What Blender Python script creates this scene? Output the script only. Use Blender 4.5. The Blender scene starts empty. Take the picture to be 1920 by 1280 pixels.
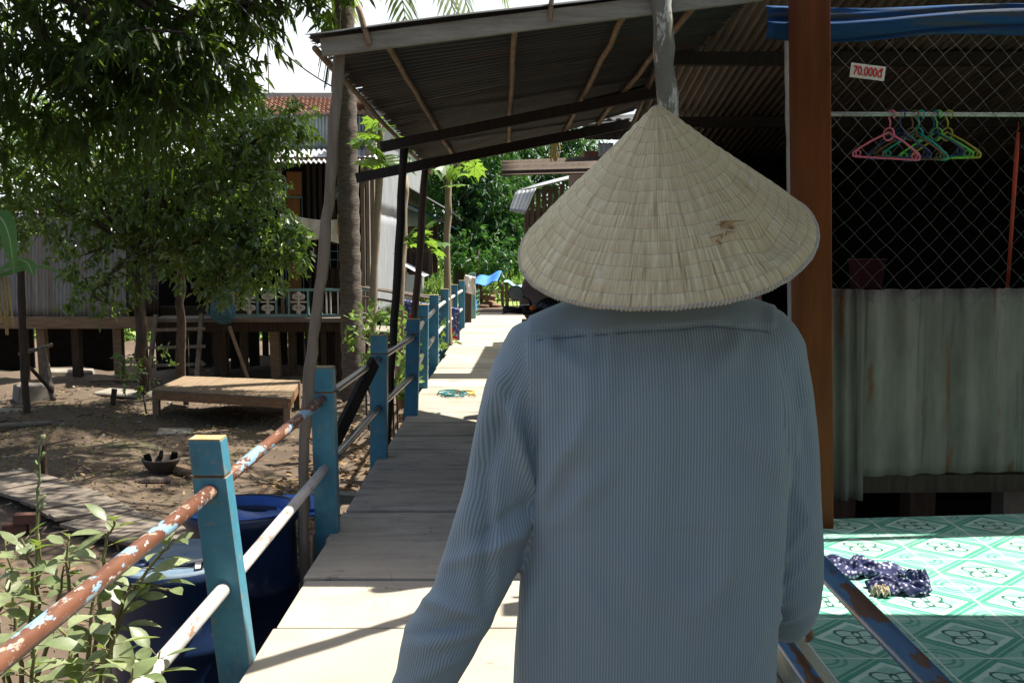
import bpy, bmesh, math, random
import numpy as np
from mathutils import Vector, Matrix, Euler
random.seed(7); rng = np.random.default_rng(7)
S = bpy.context.scene; C = S.collection
R = math.radians
# ------------------------------------------------------------------ camera, sky, sun, exposure
F = 1867.0; TH = math.atan(174/1867.0); CT, ST = math.cos(TH), math.sin(TH)
CAM = Vector((0, 0, 1.5))
cd = bpy.data.cameras.new('camera'); cam = bpy.data.objects.new('camera', cd); C.objects.link(cam)
cd.sensor_width = 36; cd.lens = 35.0; cd.clip_start = .05; cd.clip_end = 2000
cam.location = CAM; cam.rotation_euler = (R(90)-TH, 0, 0); S.camera = cam
KX, KY = .45, .2
L = Vector((KX, KY, 1)).normalized()
W = bpy.data.worlds.new('World'); S.world = W; W.use_nodes = True
nt = W.node_tree; bg = nt.nodes['Background']
sky = nt.nodes.new('ShaderNodeTexSky'); sky.sky_type = 'NISHITA'; sky.sun_disc = False
sky.sun_elevation = math.asin(L.z); sky.sun_rotation = math.atan2(KX, KY)
sky.dust_density = 4.0; sky.air_density = 1.0; sky.ozone_density = 1.0
# hot hazy sky: the glow is whitest low in the sky on the sun's side
tc = nt.nodes.new('ShaderNodeTexCoord'); vd = nt.nodes.new('ShaderNodeVectorMath'); vd.operation = 'DOT_PRODUCT'
gd = Vector((.25, .93, .30)).normalized(); vd.inputs[1].default_value = gd; nt.links.new(tc.outputs['Generated'], vd.inputs[0])
rm = nt.nodes.new('ShaderNodeValToRGB'); rm.color_ramp.interpolation = 'EASE'; rm.color_ramp.elements[0].position = .25; rm.color_ramp.elements[1].position = .85
nt.links.new(vd.outputs['Value'], rm.inputs[0])
cn_ = nt.nodes.new('ShaderNodeTexNoise'); cn_.inputs['Scale'].default_value = 3.5; cn_.inputs['Detail'].default_value = 6; nt.links.new(tc.outputs['Generated'], cn_.inputs['Vector'])
cr_ = nt.nodes.new('ShaderNodeValToRGB'); cr_.color_ramp.elements[0].color = (4.6, 5.4, 5.9, 1); cr_.color_ramp.elements[1].color = (7.2, 7.4, 7.4, 1); cr_.color_ramp.elements[0].position = .35; cr_.color_ramp.elements[1].position = .6
nt.links.new(cn_.outputs['Fac'], cr_.inputs[0])
mx_ = nt.nodes.new('ShaderNodeMix'); mx_.data_type = 'RGBA'; nt.links.new(rm.outputs[0], mx_.inputs[0]); nt.links.new(sky.outputs[0], mx_.inputs[6]); nt.links.new(cr_.outputs[0], mx_.inputs[7])
nt.links.new(mx_.outputs[2], bg.inputs[0]); bg.inputs[1].default_value = .075
sd = bpy.data.lights.new('sun', 'SUN'); sun = bpy.data.objects.new('sun', sd); C.objects.link(sun)
sd.energy = 5.0; sd.angle = R(.5); sd.color = (1, .95, .86)
sun.rotation_euler = L.to_track_quat('Z', 'Y').to_euler(); sun.location = (5, 3, 12)
V = S.view_settings; V.view_transform = 'Standard'; V.look = 'None'; V.gamma = 1; V.exposure = 1.28
# ------------------------------------------------------------------ helpers
def P(px, py, Y):
    a = (px-960)/F; b = (640-py)/F
    d = Vector((a, CT+b*ST, -ST+b*CT)); return CAM + d*(Y/d.y)
def G(px, py, z):
    a = (px-960)/F; b = (640-py)/F
    d = Vector((a, CT+b*ST, -ST+b*CT)); return CAM + d*((z-1.5)/d.z)
def wl(o):
    v = Vector(o.location)
    while o.parent: o = o.parent; v += Vector(o.location)
    return v
class MB:
    def __init__(s): s.v = []; s.f = []; s.m = []; s.uv = []
    def add(s, vs, fs, m=0, uvs=None):
        b = len(s.v); s.v += [tuple(p) for p in vs]
        for i, f in enumerate(fs):
            s.f.append([b+k for k in f]); s.m.append(m); s.uv.append(uvs[i] if uvs else None)
        return s
    def box(s, c, d, rot=None, m=0, taper=1):
        x, y, z = d[0]/2, d[1]/2, d[2]/2; t = taper
        vs = [Vector(p) for p in ((-x,-y,-z),(x,-y,-z),(x,y,-z),(-x,y,-z),(-x*t,-y*t,z),(x*t,-y*t,z),(x*t,y*t,z),(-x*t,y*t,z))]
        if rot is not None:
            M = rot if isinstance(rot, Matrix) else Euler(rot).to_matrix()
            vs = [M @ p for p in vs]
        c = Vector(c)
        return s.add([p+c for p in vs], [(0,3,2,1),(4,5,6,7),(0,1,5,4),(1,2,6,5),(2,3,7,6),(3,0,4,7)], m)
    def b2(s, p, q, m=0):
        p, q = Vector(p), Vector(q)
        return s.box((p+q)/2, (abs(q.x-p.x), abs(q.y-p.y), abs(q.z-p.z)), None, m)
    def pr(s, x0, y0, x1, y1, Y, th, m=0):      # upright slab from a pixel rectangle at depth Y
        a, b = P(x0, y0, Y), P(x1, y1, Y)
        return s.b2((a.x, Y, a.z), (b.x, Y+th, b.z), m)
    def bar(s, a, b, w, h, up=(0,0,1), m=0):
        a, b = Vector(a), Vector(b); d = (b-a); n = d.length; d.normalize(); up = Vector(up)
        if abs(d.dot(up)) > .98: up = Vector((0,1,0))
        x = d.cross(up).normalized(); z = x.cross(d).normalized()
        M = Matrix((x, d, z)).transposed()
        return s.box((a+b)/2, (w, n, h), M, m)
    def tube(s, pts, r, n=8, m=0, cap=True, jit=0):
        pts = [Vector(p) for p in pts]; k = len(pts)
        rs = r if isinstance(r, (list, tuple)) else [r]*k
        t0 = (pts[1]-pts[0]).normalized(); up = Vector((0,0,1)) if abs(t0.z) < .9 else Vector((1,0,0))
        x = t0.cross(up).normalized(); vs = []; ln = [0]
        for i in range(k):
            t = (pts[min(i+1,k-1)]-pts[max(i-1,0)]).normalized()
            x = (x - t*x.dot(t)).normalized(); y = t.cross(x)
            if i: ln.append(ln[-1]+(pts[i]-pts[i-1]).length)
            for j in range(n):
                a = 2*math.pi*j/n; q = rs[i]*(1+jit*random.uniform(-1,1))
                vs.append(pts[i]+(x*math.cos(a)+y*math.sin(a))*q)
        fs = []; uv = []
        for i in range(k-1):
            for j in range(n):
                fs.append((i*n+j, i*n+(j+1)%n, (i+1)*n+(j+1)%n, (i+1)*n+j))
                uv.append(((j/n,ln[i]),((j+1)/n,ln[i]),((j+1)/n,ln[i+1]),(j/n,ln[i+1])))
        if cap:
            fs += [tuple(range(n-1,-1,-1)), tuple((k-1)*n+j for j in range(n))]; uv += [[(0,0)]*n, [(0,ln[-1])]*n]
        return s.add(vs, fs, m, uv)
    def lathe(s, prof, c, n=32, m=0, M=None):
        c = Vector(c); vs = []; fs = []; uv = []; k = len(prof)
        for r, z in prof:
            for j in range(n):
                a = 2*math.pi*j/n; p = Vector((r*math.cos(a), r*math.sin(a), z))
                if M is not None: p = M @ p
                vs.append(p+c)
        for i in range(k-1):
            for j in range(n):
                fs.append((i*n+j, i*n+(j+1)%n, (i+1)*n+(j+1)%n, (i+1)*n+j))
                uv.append(((j/n,i/k),((j+1)/n,i/k),((j+1)/n,(i+1)/k),(j/n,(i+1)/k)))
        return s.add(vs, fs, m, uv)
    def ball(s, c, r, n=10, m=0, M=None):
        r = Vector(r) if not isinstance(r, (int,float)) else Vector((r,r,r))
        vs = []; fs = []; c = Vector(c)
        for i in range(n+1):
            t = math.pi*i/n
            for j in range(2*n):
                a = math.pi*j/n; p = Vector((r.x*math.sin(t)*math.cos(a), r.y*math.sin(t)*math.sin(a), -r.z*math.cos(t)))
                if M is not None: p = M @ p
                vs.append(c+p)
        for i in range(n):
            for j in range(2*n): fs.append((i*2*n+j, i*2*n+(j+1)%(2*n), (i+1)*2*n+(j+1)%(2*n), (i+1)*2*n+j))
        return s.add(vs, fs, m)
    def grid(s, fn, nu, nv, m=0, two=0):
        vs = []; fs = []; uv = []
        for i in range(nu+1):
            for j in range(nv+1): vs.append(fn(i/nu, j/nv))
        for i in range(nu):
            for j in range(nv):
                fs.append((i*(nv+1)+j, (i+1)*(nv+1)+j, (i+1)*(nv+1)+j+1, i*(nv+1)+j+1))
                uv.append(((i/nu,j/nv),((i+1)/nu,j/nv),((i+1)/nu,(j+1)/nv),(i/nu,(j+1)/nv)))
        return s.add(vs, fs, m, uv)
    def corr(s, a, b, c, d, waves, amp, nv=6, m=0, rag=0, sag=0, dent=0):
        # corrugated sheet, corners a->b across the waves, d,c the far side
        a, b, c, d = map(Vector, (a, b, c, d)); n = (b-a).cross(d-a).normalized(); v = (d-a).normalized()
        ph = random.uniform(0, 9)
        def fn(u, w):
            p = a*(1-u)*(1-w)+b*u*(1-w)+c*u*w+d*(1-u)*w
            h = amp*math.sin(2*math.pi*u*waves+ph)
            if dent: h += dent*math.sin(u*17+ph)*math.sin(w*9+u*5+ph)
            if sag: p = p + Vector((0,0,-sag*4*w*(1-w)))
            if rag and (w == 0 or w == 1): p = p + v*random.uniform(-rag, rag)
            return p + n*h
        return s.grid(fn, int(waves*6), nv, m)
def obj(name, mb, mat, parent=None, smooth=False, bevel=0, solid=0):
    off = wl(parent) if parent else Vector((0,0,0))
    me = bpy.data.meshes.new(name); ox, oy, oz = off
    me.from_pydata([(x-ox, y-oy, z-oz) for x, y, z in mb.v], [], mb.f); me.update()
    for mt in (mat if isinstance(mat, (list, tuple)) else [mat]): me.materials.append(mt)
    me.polygons.foreach_set('material_index', mb.m)
    if smooth: me.polygons.foreach_set('use_smooth', [True]*len(mb.f))
    if any(u for u in mb.uv):
        ul = me.uv_layers.new(name='UVMap'); fl = []
        for f, u in zip(mb.f, mb.uv):
            for k in range(len(f)): fl += list(u[k]) if u else [0, 0]
        ul.data.foreach_set('uv', fl)
    o = bpy.data.objects.new(name, me); C.objects.link(o)
    if parent: o.parent = parent
    if bevel:
        md = o.modifiers.new('bevel', 'BEVEL'); md.width = bevel; md.segments = 2; md.limit_method = 'ANGLE'
    if solid:
        md = o.modifiers.new('solid', 'SOLIDIFY'); md.thickness = solid; md.offset = 0
    return o
def npobj(name, v, f, mat, parent=None, smooth=False):
    if parent: v = v - np.array(wl(parent))
    me = bpy.data.meshes.new(name); n = len(v); k = f.shape[1]
    me.vertices.add(n); me.vertices.foreach_set('co', v.astype(np.float32).ravel())
    me.loops.add(f.size); me.loops.foreach_set('vertex_index', f.astype(np.int32).ravel())
    me.polygons.add(len(f)); me.polygons.foreach_set('loop_start', np.arange(0, f.size, k, dtype=np.int32))
    me.update(calc_edges=True); me.validate()
    if smooth: me.polygons.foreach_set('use_smooth', [True]*len(f))
    me.materials.append(mat)
    o = bpy.data.objects.new(name, me); C.objects.link(o)
    if parent: o.parent = parent
    return o
def tag(o, label=None, cat=None, group=None, kind=None):
    if label: o['label'] = label
    if cat: o['category'] = cat
    if group: o['group'] = group
    if kind: o['kind'] = kind
    return o
def thing(name, label, cat, loc=(0,0,0), group=None):
    o = bpy.data.objects.new(name, None); C.objects.link(o); o.location = loc; o.empty_display_size = .2
    return tag(o, label, cat, group)
def struct(name, mb, mat, smooth=False, label=None, cat=None):
    o = obj(name, mb, mat, None, smooth); return tag(o, label, cat, kind='structure')
def dup(o, parent=None):
    c = o.copy(); C.objects.link(c); c.parent = parent
    for ch in [x for x in C.objects if x.parent == o]: dup(ch, c)
    return c
def evalmesh(mb, voxel, smooth_it=6, fac=.5):
    me = bpy.data.meshes.new('tmp'); me.from_pydata(mb.v, [], mb.f); me.update()
    o = bpy.data.objects.new('tmp', me); C.objects.link(o)
    md = o.modifiers.new('r', 'REMESH'); md.mode = 'VOXEL'; md.voxel_size = voxel
    ms = o.modifiers.new('s', 'SMOOTH'); ms.iterations = smooth_it; ms.factor = fac
    dg = bpy.context.evaluated_depsgraph_get()
    r = bpy.data.meshes.new_from_object(o.evaluated_get(dg)); bpy.data.objects.remove(o); return r
# ------------------------------------------------------------------ materials
class N:
    def __init__(s, name):
        s.mat = bpy.data.materials.new(name); s.mat.use_nodes = True; s.t = s.mat.node_tree
        s.b = s.t.nodes['Principled BSDF']; s.out = s.t.nodes['Material Output']
    def n(s, ty, **kw):
        x = s.t.nodes.new('ShaderNode'+ty)
        for k, v in kw.items(): setattr(x, k, v)
        return x
    def l(s, a, b): s.t.links.new(a, b)
    def coord(s, kind='Object', scale=(1,1,1)):
        tc = s.n('TexCoord'); mp = s.n('Mapping'); mp.inputs['Scale'].default_value = scale
        s.l(tc.outputs[kind], mp.inputs[0]); return mp.outputs[0]
    def noise(s, vec, scale, detail=5, rough=.55):
        x = s.n('TexNoise'); x.inputs['Scale'].default_value = scale; x.inputs['Detail'].default_value = detail
        x.inputs['Roughness'].default_value = rough; s.l(vec, x.inputs['Vector']); return x.outputs['Fac']
    def ramp(s, fac, stops):
        x = s.n('ValToRGB'); e = x.color_ramp.elements
        while len(e) < len(stops): e.new(.5)
        for k, (p, c) in enumerate(stops):
            e[k].position = p; e[k].color = (*c, 1) if not isinstance(c, (int,float)) else (c,c,c,1)
        s.l(fac, x.inputs[0]); return x.outputs[0]
    def mix(s, fac, a, b, mode='MIX'):
        x = s.n('Mix', data_type='RGBA', blend_type=mode)
        for sock, val in ((x.inputs[0], fac), (x.inputs[6], a), (x.inputs[7], b)):
            if isinstance(val, (int,float)): sock.default_value = val
            elif isinstance(val, tuple): sock.default_value = (*val, 1)
            else: s.l(val, sock)
        return x.outputs[2]
    def math(s, op, a, b=0):
        x = s.n('Math', operation=op)
        for sock, val in ((x.inputs[0], a), (x.inputs[1], b)):
            if isinstance(val, (int,float)): sock.default_value = val
            else: s.l(val, sock)
        return x.outputs[0]
    def bump(s, h, strength=.3, dist=.01):
        x = s.n('Bump'); x.inputs['Strength'].default_value = strength; x.inputs['Distance'].default_value = dist
        s.l(h, x.inputs['Height']); s.l(x.outputs[0], s.b.inputs['Normal'])
    def done(s, col, rough=.8, metal=0, spec=.4):
        if isinstance(col, tuple): s.b.inputs['Base Color'].default_value = (*col, 1)
        else: s.l(col, s.b.inputs['Base Color'])
        if isinstance(rough, (int,float)): s.b.inputs['Roughness'].default_value = rough
        else: s.l(rough, s.b.inputs['Roughness'])
        s.b.inputs['Metallic'].default_value = metal; s.b.inputs['Specular IOR Level'].default_value = spec
        return s.mat
def M(name, c1, c2=None, scale=6, stretch=(1,1,1), rough=.8, bump=.25, bd=.006, spots=(), metal=0, spec=.35, lo=.3, hi=.7):
    """noise mottled surface with optional patches: spots = [(colour, scale, threshold, stretch)]"""
    n = N(name); v = n.coord('Object', stretch); f = n.noise(v, scale)
    if c2 is None: c2 = tuple(x*.7 for x in c1)
    col = n.ramp(f, [(lo, c1), (hi, c2)])
    fine = n.noise(v, scale*7, 4)
    col = n.mix(.35, col, n.ramp(fine, [(.25, .45), (.75, 1.0)]), 'MULTIPLY')
    for k, sp in enumerate(spots):
        c, sc, th = sp[:3]; st = sp[3] if len(sp) > 3 else (1,1,1); w = sp[4] if len(sp) > 4 else .05
        m = n.ramp(n.noise(n.coord('Object', st), sc, 8, .65), [(th, 0.), (th+w, 1.)])
        col = n.mix(m, col, c)
    if bump: n.bump(n.math('ADD', f, n.math('MULTIPLY', fine, .5)), bump, bd)
    return n.done(col, rough, metal, spec)
def leafmat(name, c1, c2, tr, fac=.35, rough=.38, spec=.5):
    n = N(name); g = n.n('NewGeometry'); col = n.ramp(g.outputs['Random Per Island'], [(0, c1), (.72, c2), (.93, tuple(min(1, x*1.5) for x in c2)), (1, (min(.34,c2[0]*2.4), min(.34,c2[1]*1.4), c2[2]))])
    col = n.mix(.75, col, n.ramp(n.noise(n.coord('Object'), 28, 5, .65), [(.30, .45), (.70, 1.15)]), 'MULTIPLY')
    n.done(col, rough, 0, spec)
    t = n.n('BsdfTranslucent'); t.inputs[0].default_value = (*tr, 1); m = n.n('MixShader'); m.inputs[0].default_value = fac
    n.l(n.b.outputs[0], m.inputs[1]); n.l(t.outputs[0], m.inputs[2]); n.l(m.outputs[0], n.out.inputs[0]); return n.mat
def wood(name, c1, c2, axis=2, scale=5, **kw):
    st = [6,6,6]; st[axis] = .6
    return M(name, c1, c2, scale, tuple(st), **kw)
m_dirt = M('dirt', (.078,.055,.037), (.145,.105,.071), .8, rough=.95, bump=.8, bd=.04, spots=[((.045,.033,.022), 5, .60, (1,1,1), .10), ((.12,.085,.055), 1.1, .53, (1,1,1), .2), ((.055,.062,.025), 1.6, .56, (1,1,1), .18), ((.26,.20,.15), 4, .68, (1,1,1), .1)])
m_field = M('meadow', (.16,.26,.05), (.28,.36,.10), .25, rough=.95, bump=.5, bd=.1)
m_wood = wood('grey_wood', (.24,.20,.16), (.13,.105,.08))
m_woodx = wood('grey_plank', (.24,.20,.16), (.13,.105,.08), 0)
m_lightwood = wood('pale_board', (.31,.285,.235), (.15,.135,.105), 0, spots=[((.17,.13,.09), 4, .58, (1,3,3), .15)])
m_dark = wood('dark_timber', (.028,.022,.018), (.015,.012,.01))
m_dark2 = wood('brown_timber', (.085,.055,.035), (.04,.027,.018))
m_tan = wood('tan_timber', (.30,.21,.13), (.17,.11,.07), 0)
m_bam = M('bamboo', (.30,.20,.12), (.17,.11,.065), 5, (2,2,2), rough=.65)
m_black = M('near_black', (.008,.0075,.007), (.014,.012,.011), 6, spec=.03)  # near-black: shade of dark interiors put into the colour; also small black parts
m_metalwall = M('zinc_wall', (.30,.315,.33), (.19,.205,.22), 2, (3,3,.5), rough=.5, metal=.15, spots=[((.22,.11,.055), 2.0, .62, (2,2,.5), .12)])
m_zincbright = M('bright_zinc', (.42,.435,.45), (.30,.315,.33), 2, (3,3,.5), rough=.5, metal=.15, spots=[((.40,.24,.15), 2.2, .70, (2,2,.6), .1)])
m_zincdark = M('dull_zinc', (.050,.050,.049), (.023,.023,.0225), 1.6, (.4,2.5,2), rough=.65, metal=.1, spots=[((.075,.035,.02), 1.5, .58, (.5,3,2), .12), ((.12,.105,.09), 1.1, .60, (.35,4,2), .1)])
m_rust = M('rusted_sheet', (.30,.16,.085), (.15,.085,.05), 3, rough=.85)
m_whiteroof = M('pale_sheet', (.75,.76,.78), (.6,.6,.62), 3, rough=.5)
m_blue = M('blue_paint', (.075,.27,.36), (.05,.20,.29), 4, rough=.45, spots=[((.36,.30,.17), 13, .66, (1,1,.6), .03), ((.07,.10,.10), 6, .58, (1,1,.35), .18), ((.16,.36,.44), 3, .58, (1,1,.6), .15)])
def edgewear(mat, colr, radius=.009):
    t = mat.node_tree; b = t.nodes['Principled BSDF']; bc = b.inputs['Base Color']; src = bc.links[0].from_socket
    bv = t.nodes.new('ShaderNodeBevel'); bv.samples = 4; bv.inputs['Radius'].default_value = radius; g = t.nodes.new('ShaderNodeNewGeometry')
    d = t.nodes.new('ShaderNodeVectorMath'); d.operation = 'DOT_PRODUCT'; t.links.new(bv.outputs[0], d.inputs[0]); t.links.new(g.outputs['Normal'], d.inputs[1])
    tc = t.nodes.new('ShaderNodeTexCoord'); nz = t.nodes.new('ShaderNodeTexNoise'); nz.inputs['Scale'].default_value = 22; nz.inputs['Detail'].default_value = 6; t.links.new(tc.outputs['Object'], nz.inputs['Vector'])
    a = t.nodes.new('ShaderNodeMath'); a.operation = 'MULTIPLY_ADD'; t.links.new(nz.outputs['Fac'], a.inputs[0]); a.inputs[1].default_value = -.32; t.links.new(d.outputs['Value'], a.inputs[2])
    r = t.nodes.new('ShaderNodeValToRGB'); r.color_ramp.elements[0].position = .74; r.color_ramp.elements[0].color = (1,1,1,1); r.color_ramp.elements[1].position = .80; r.color_ramp.elements[1].color = (0,0,0,1); t.links.new(a.outputs[0], r.inputs[0])
    m = t.nodes.new('ShaderNodeMix'); m.data_type = 'RGBA'; t.links.new(r.outputs[0], m.inputs[0]); t.links.new(src, m.inputs[6]); m.inputs[7].default_value = (*colr, 1); t.links.new(m.outputs[2], bc)
edgewear(m_blue, (.26,.21,.13))
m_bluefar = M('shaded_blue_paint', (.045,.22,.34), (.03,.15,.25), 4, rough=.5, spots=[((.12,.10,.07), 8, .70, (1,1,.6), .04)])  # same blue paint, darker: shade on the farther posts put into the colour
edgewear(m_bluefar, (.22,.17,.11))
m_cap = M('bare_post_top', (.50,.37,.16), (.34,.24,.11), 14, spots=[((.12,.25,.28), 16, .56)])
m_railrust = M('rusted_rail', (.20,.085,.048), (.11,.045,.028), 9, (1,.4,1), rough=.42, spots=[((.07,.03,.02), 8, .60, (1,.4,1), .1), ((.36,.26,.19), 30, .57, (1,.35,1), .03), ((.21,.36,.47), 13, .56, (1,.4,1.3), .012), ((.46,.42,.38), 40, .62, (1,.3,1), .02)])
m_railwhite = M('worn_white_rail', (.62,.60,.57), (.40,.38,.36), 7, (1,.35,1), rough=.5, spots=[((.26,.22,.19), 9, .55, (1,.4,1), .1), ((.28,.15,.09), 14, .62, (1,.4,1), .03), ((.25,.42,.55), 10, .66, (1,.4,1), .02)])
m_railsteel = M('bare_steel_rail', (.22,.20,.19), (.12,.10,.09), 6, (1,.4,1), rough=.3, metal=.7, spots=[((.17,.09,.06), 9, .6, (1,.4,1), .05)])
m_railblue = M('chipped_blue_rail', (.05,.16,.30), (.035,.10,.2), 8, (1,.4,1), rough=.35, spots=[((.10,.045,.025), 12, .545, (1,.3,1), .015), ((.40,.50,.55), 16, .70, (1,.3,1), .02)])
m_brownpost = wood('varnished_red_wood', (.150,.044,.011), (.085,.024,.007), 2, 2.2, rough=.6, bump=.12, spec=.12)
m_orange = wood('ochre_wood', (.42,.21,.075), (.26,.12,.04), 2, 3)
m_teal = M('teal_paint', (.20,.36,.36), (.14,.25,.26), 6)
m_white = M('off_white_paint', (.62,.60,.55), (.45,.43,.38), 8)
m_clothw = M('white_cloth', (.78,.74,.66), (.66,.62,.55), 5, rough=.95)
m_tile = M('red_roof_tile', (.44,.29,.22), (.27,.15,.11), 6, (1,3,1), rough=.9)
m_brick = M('brick', (.20,.085,.055), (.12,.055,.04), 8, (1,1,4))
m_drum = M('blue_plastic', (.010,.028,.085), (.008,.02,.055), 5, rough=.38, bump=.08, spots=[((.10,.14,.16), 4, .62, (1,1,1), .15)])
m_lid = M('dusty_blue_lid', (.10,.17,.25), (.18,.22,.25), 4, rough=.6, spots=[((.33,.31,.27), 6, .6, (1,1,1), .1), ((.03,.06,.13), 9, .62, (1,1,1), .05)])
m_drumin = M('bright_blue_plastic', (.025,.12,.50), (.02,.09,.36), 5, rough=.3, bump=.1)
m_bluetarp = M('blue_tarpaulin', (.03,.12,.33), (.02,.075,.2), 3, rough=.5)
m_bluetarp2 = M('bright_tarpaulin', (.05,.22,.75), (.04,.17,.6), 3, rough=.6)  # brighter blue than the other tarpaulin
m_bark = M('bark', (.14,.11,.085), (.06,.048,.038), 5, (3,3,.8), rough=.95, bump=.7, bd=.02)
m_palmbark = M('palm_bark', (.19,.155,.13), (.095,.078,.066), 4, (2,2,9), rough=.95, bump=.8, bd=.02)
m_rope = M('teal_twine', (.03,.20,.20), (.02,.12,.13), 20)
m_yel = M('yellow_twine', (.7,.45,.05), (.5,.3,.04), 20)
m_rubber = M('black_rubber', (.012,.012,.013), (.02,.02,.02), 9, rough=.5, bump=.05)
m_plas = M('black_plastic', (.015,.016,.018), (.01,.01,.012), 9, rough=.25, bump=.03)
m_chrome = M('chrome', (.6,.6,.6), (.5,.5,.5), 9, rough=.15, metal=1, bump=0)
m_orangelens = M('orange_lens', (.8,.13,.02), (.6,.1,.02), 9, rough=.2, bump=0)
m_clay = M('sooty_clay', (.10,.075,.06), (.03,.026,.024), 6)
m_stone = M('weathered_slab', (.30,.27,.22), (.2,.18,.15), 6, rough=.95)
m_wire = M('galvanised_wire', (.10,.095,.078), (.04,.037,.032), 30, rough=.6, metal=.2, bump=0)
m_litter = M('dry_leaves', (.34,.23,.11), (.20,.12,.06), 12, rough=.9)
m_litterg = M('fallen_green', (.16,.18,.05), (.25,.2,.06), 12, rough=.9)
lf_mango = leafmat('mango_leaf', (.008,.020,.008), (.016,.04,.012), (.20,.32,.03), .33, .5, .25)
lf_small = leafmat('glossy_leaf', (.030,.065,.020), (.085,.15,.045), (.27,.44,.06), .38, .24, 1.0)
lf_far = leafmat('far_leaf', (.010,.045,.018), (.025,.085,.03), (.09,.22,.03), .34, .45, .35)
lf_lime = leafmat('lime_leaf', (.05,.13,.02), (.09,.19,.03), (.25,.42,.04), .42, .45)
lf_shrub = leafmat('pale_shrub_leaf', (.13,.175,.07), (.22,.25,.125), (.30,.42,.05), .25, .45)
n = N('banana_leaf'); u_ = n.n('UVMap'); sp_ = n.n('SeparateXYZ'); n.l(u_.outputs[0], sp_.inputs[0])
cb_ = n.n('CombineXYZ'); n.l(n.math('MULTIPLY', n.math('ADD', sp_.outputs[0], n.math('MULTIPLY', n.math('ABSOLUTE', n.math('SUBTRACT', sp_.outputs[1], .5)), .22)), 55), cb_.inputs[0])
col = n.ramp(n.noise(cb_.outputs[0], 1, 3), [(.35, (.05,.17,.05)), (.65, (.11,.26,.08))])
col = n.mix(n.ramp(n.math('ABSOLUTE', n.math('SUBTRACT', sp_.outputs[1], .5)), [(.02, 1.), (.05, 0.)]), col, (.42,.48,.25))
col = n.mix(n.ramp(n.noise(n.coord('Object'), 9, 5), [(.62, 0.), (.72, .7)]), col, (.30,.25,.08))
n.bump(n.noise(cb_.outputs[0], 1, 3), .5, .01); n.done(col, .6, 0, .15); t_ = n.n('BsdfTranslucent'); t_.inputs[0].default_value = (.28,.45,.12,1); m_ = n.n('MixShader'); m_.inputs[0].default_value = .35
n.l(n.b.outputs[0], m_.inputs[1]); n.l(t_.outputs[0], m_.inputs[2]); n.l(m_.outputs[0], n.out.inputs[0]); lf_ban = n.mat
lf_palm = leafmat('palm_leaflet', (.06,.12,.03), (.12,.17,.05), (.35,.42,.06), .35, .4)
lf_straw = leafmat('straw', (.35,.26,.10), (.5,.36,.12), (.5,.4,.1), .3, .6)
lf_hedge = leafmat('hedge_leaf', (.06,.13,.025), (.12,.21,.045), (.25,.38,.06), .36, .5)
# ------------------------------------------------------------------ leaf clouds
def leafarrays(p, d, Ln, Wd, droop=.15):
    n = len(p); d = d/np.linalg.norm(d, axis=1, keepdims=True)
    r = rng.normal(size=(n,3)); s = np.cross(d, r); s /= np.linalg.norm(s, axis=1, keepdims=True)+1e-9
    nn = np.cross(s, d); sg = np.sign(nn[:,2:3]+1e-6); nn = nn*sg
    Ln = (Ln*rng.uniform(.6,1.25,n))[:,None]; Wd = (Wd*rng.uniform(.7,1.2,n))[:,None]
    dr = np.zeros((n,3)); dr[:,2] = -droop
    v = np.stack([p, p+d*.28*Ln+s*Wd*.42+nn*.04*Ln, p+d*.28*Ln-s*Wd*.42+nn*.04*Ln, p+d*.62*Ln+s*Wd*.40+dr*Ln*.4+nn*.03*Ln,
                  p+d*.62*Ln-s*Wd*.40+dr*Ln*.4+nn*.03*Ln, p+d*Ln+dr*Ln, p+d*.45*Ln+dr*Ln*.2-nn*.03*Ln], 1).reshape(-1,3)
    b = (np.arange(n)*7)[:,None,None]
    f = np.array([(0,1,6),(0,6,2),(1,3,6),(6,4,2),(3,5,6),(6,5,4)])[None]+b
    return v, f.reshape(-1,3)
def spray(clusters, per=9, spread=.22, down=.25):
    """clusters: (centre, radii, n sprays) -> positions, directions"""
    ps = []; ds = []
    for c, r, n in clusters:
        u = rng.normal(size=(n,3)); u /= np.linalg.norm(u, axis=1, keepdims=True)
        q = np.array(c)+u*np.array(r)*(rng.uniform(.12,1,(n,1))**.45)
        out = u*.8+rng.normal(size=(n,3))*.5; out[:,2] -= down
        for k in range(per):
            t = k/per
            d = out/np.linalg.norm(out, axis=1, keepdims=True)
            ps.append(q+d*spread*t+rng.normal(size=(n,3))*spread*.12)
            ds.append(d*.5+rng.normal(size=(n,3))*.75+np.array([0,0,-down]))
    return np.concatenate(ps), np.concatenate(ds)
def crown(name, parent, clusters, mat, Ln, Wd, per=9, spread=.25, down=.25, droop=.15):
    p, d = spray(clusters, per, spread, down); v, f = leafarrays(p, d, Ln, Wd, droop)
    return npobj(name, v, f, mat, parent)
def limbs(mb, pts, r0, r1, n=8, wob=.04):
    pts = [Vector(p) for p in pts]; out = [pts[0]]
    for a, b in zip(pts[:-1], pts[1:]):
        for k in range(1, 5):
            q = a.lerp(b, k/4)
            if k < 4: q += Vector((random.uniform(-1,1), random.uniform(-1,1), random.uniform(-.5,.5)))*wob
            out.append(q)
    k = len(out); mb.tube(out, [r0+(r1-r0)*i/(k-1) for i in range(k)], n, jit=.08)
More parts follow.
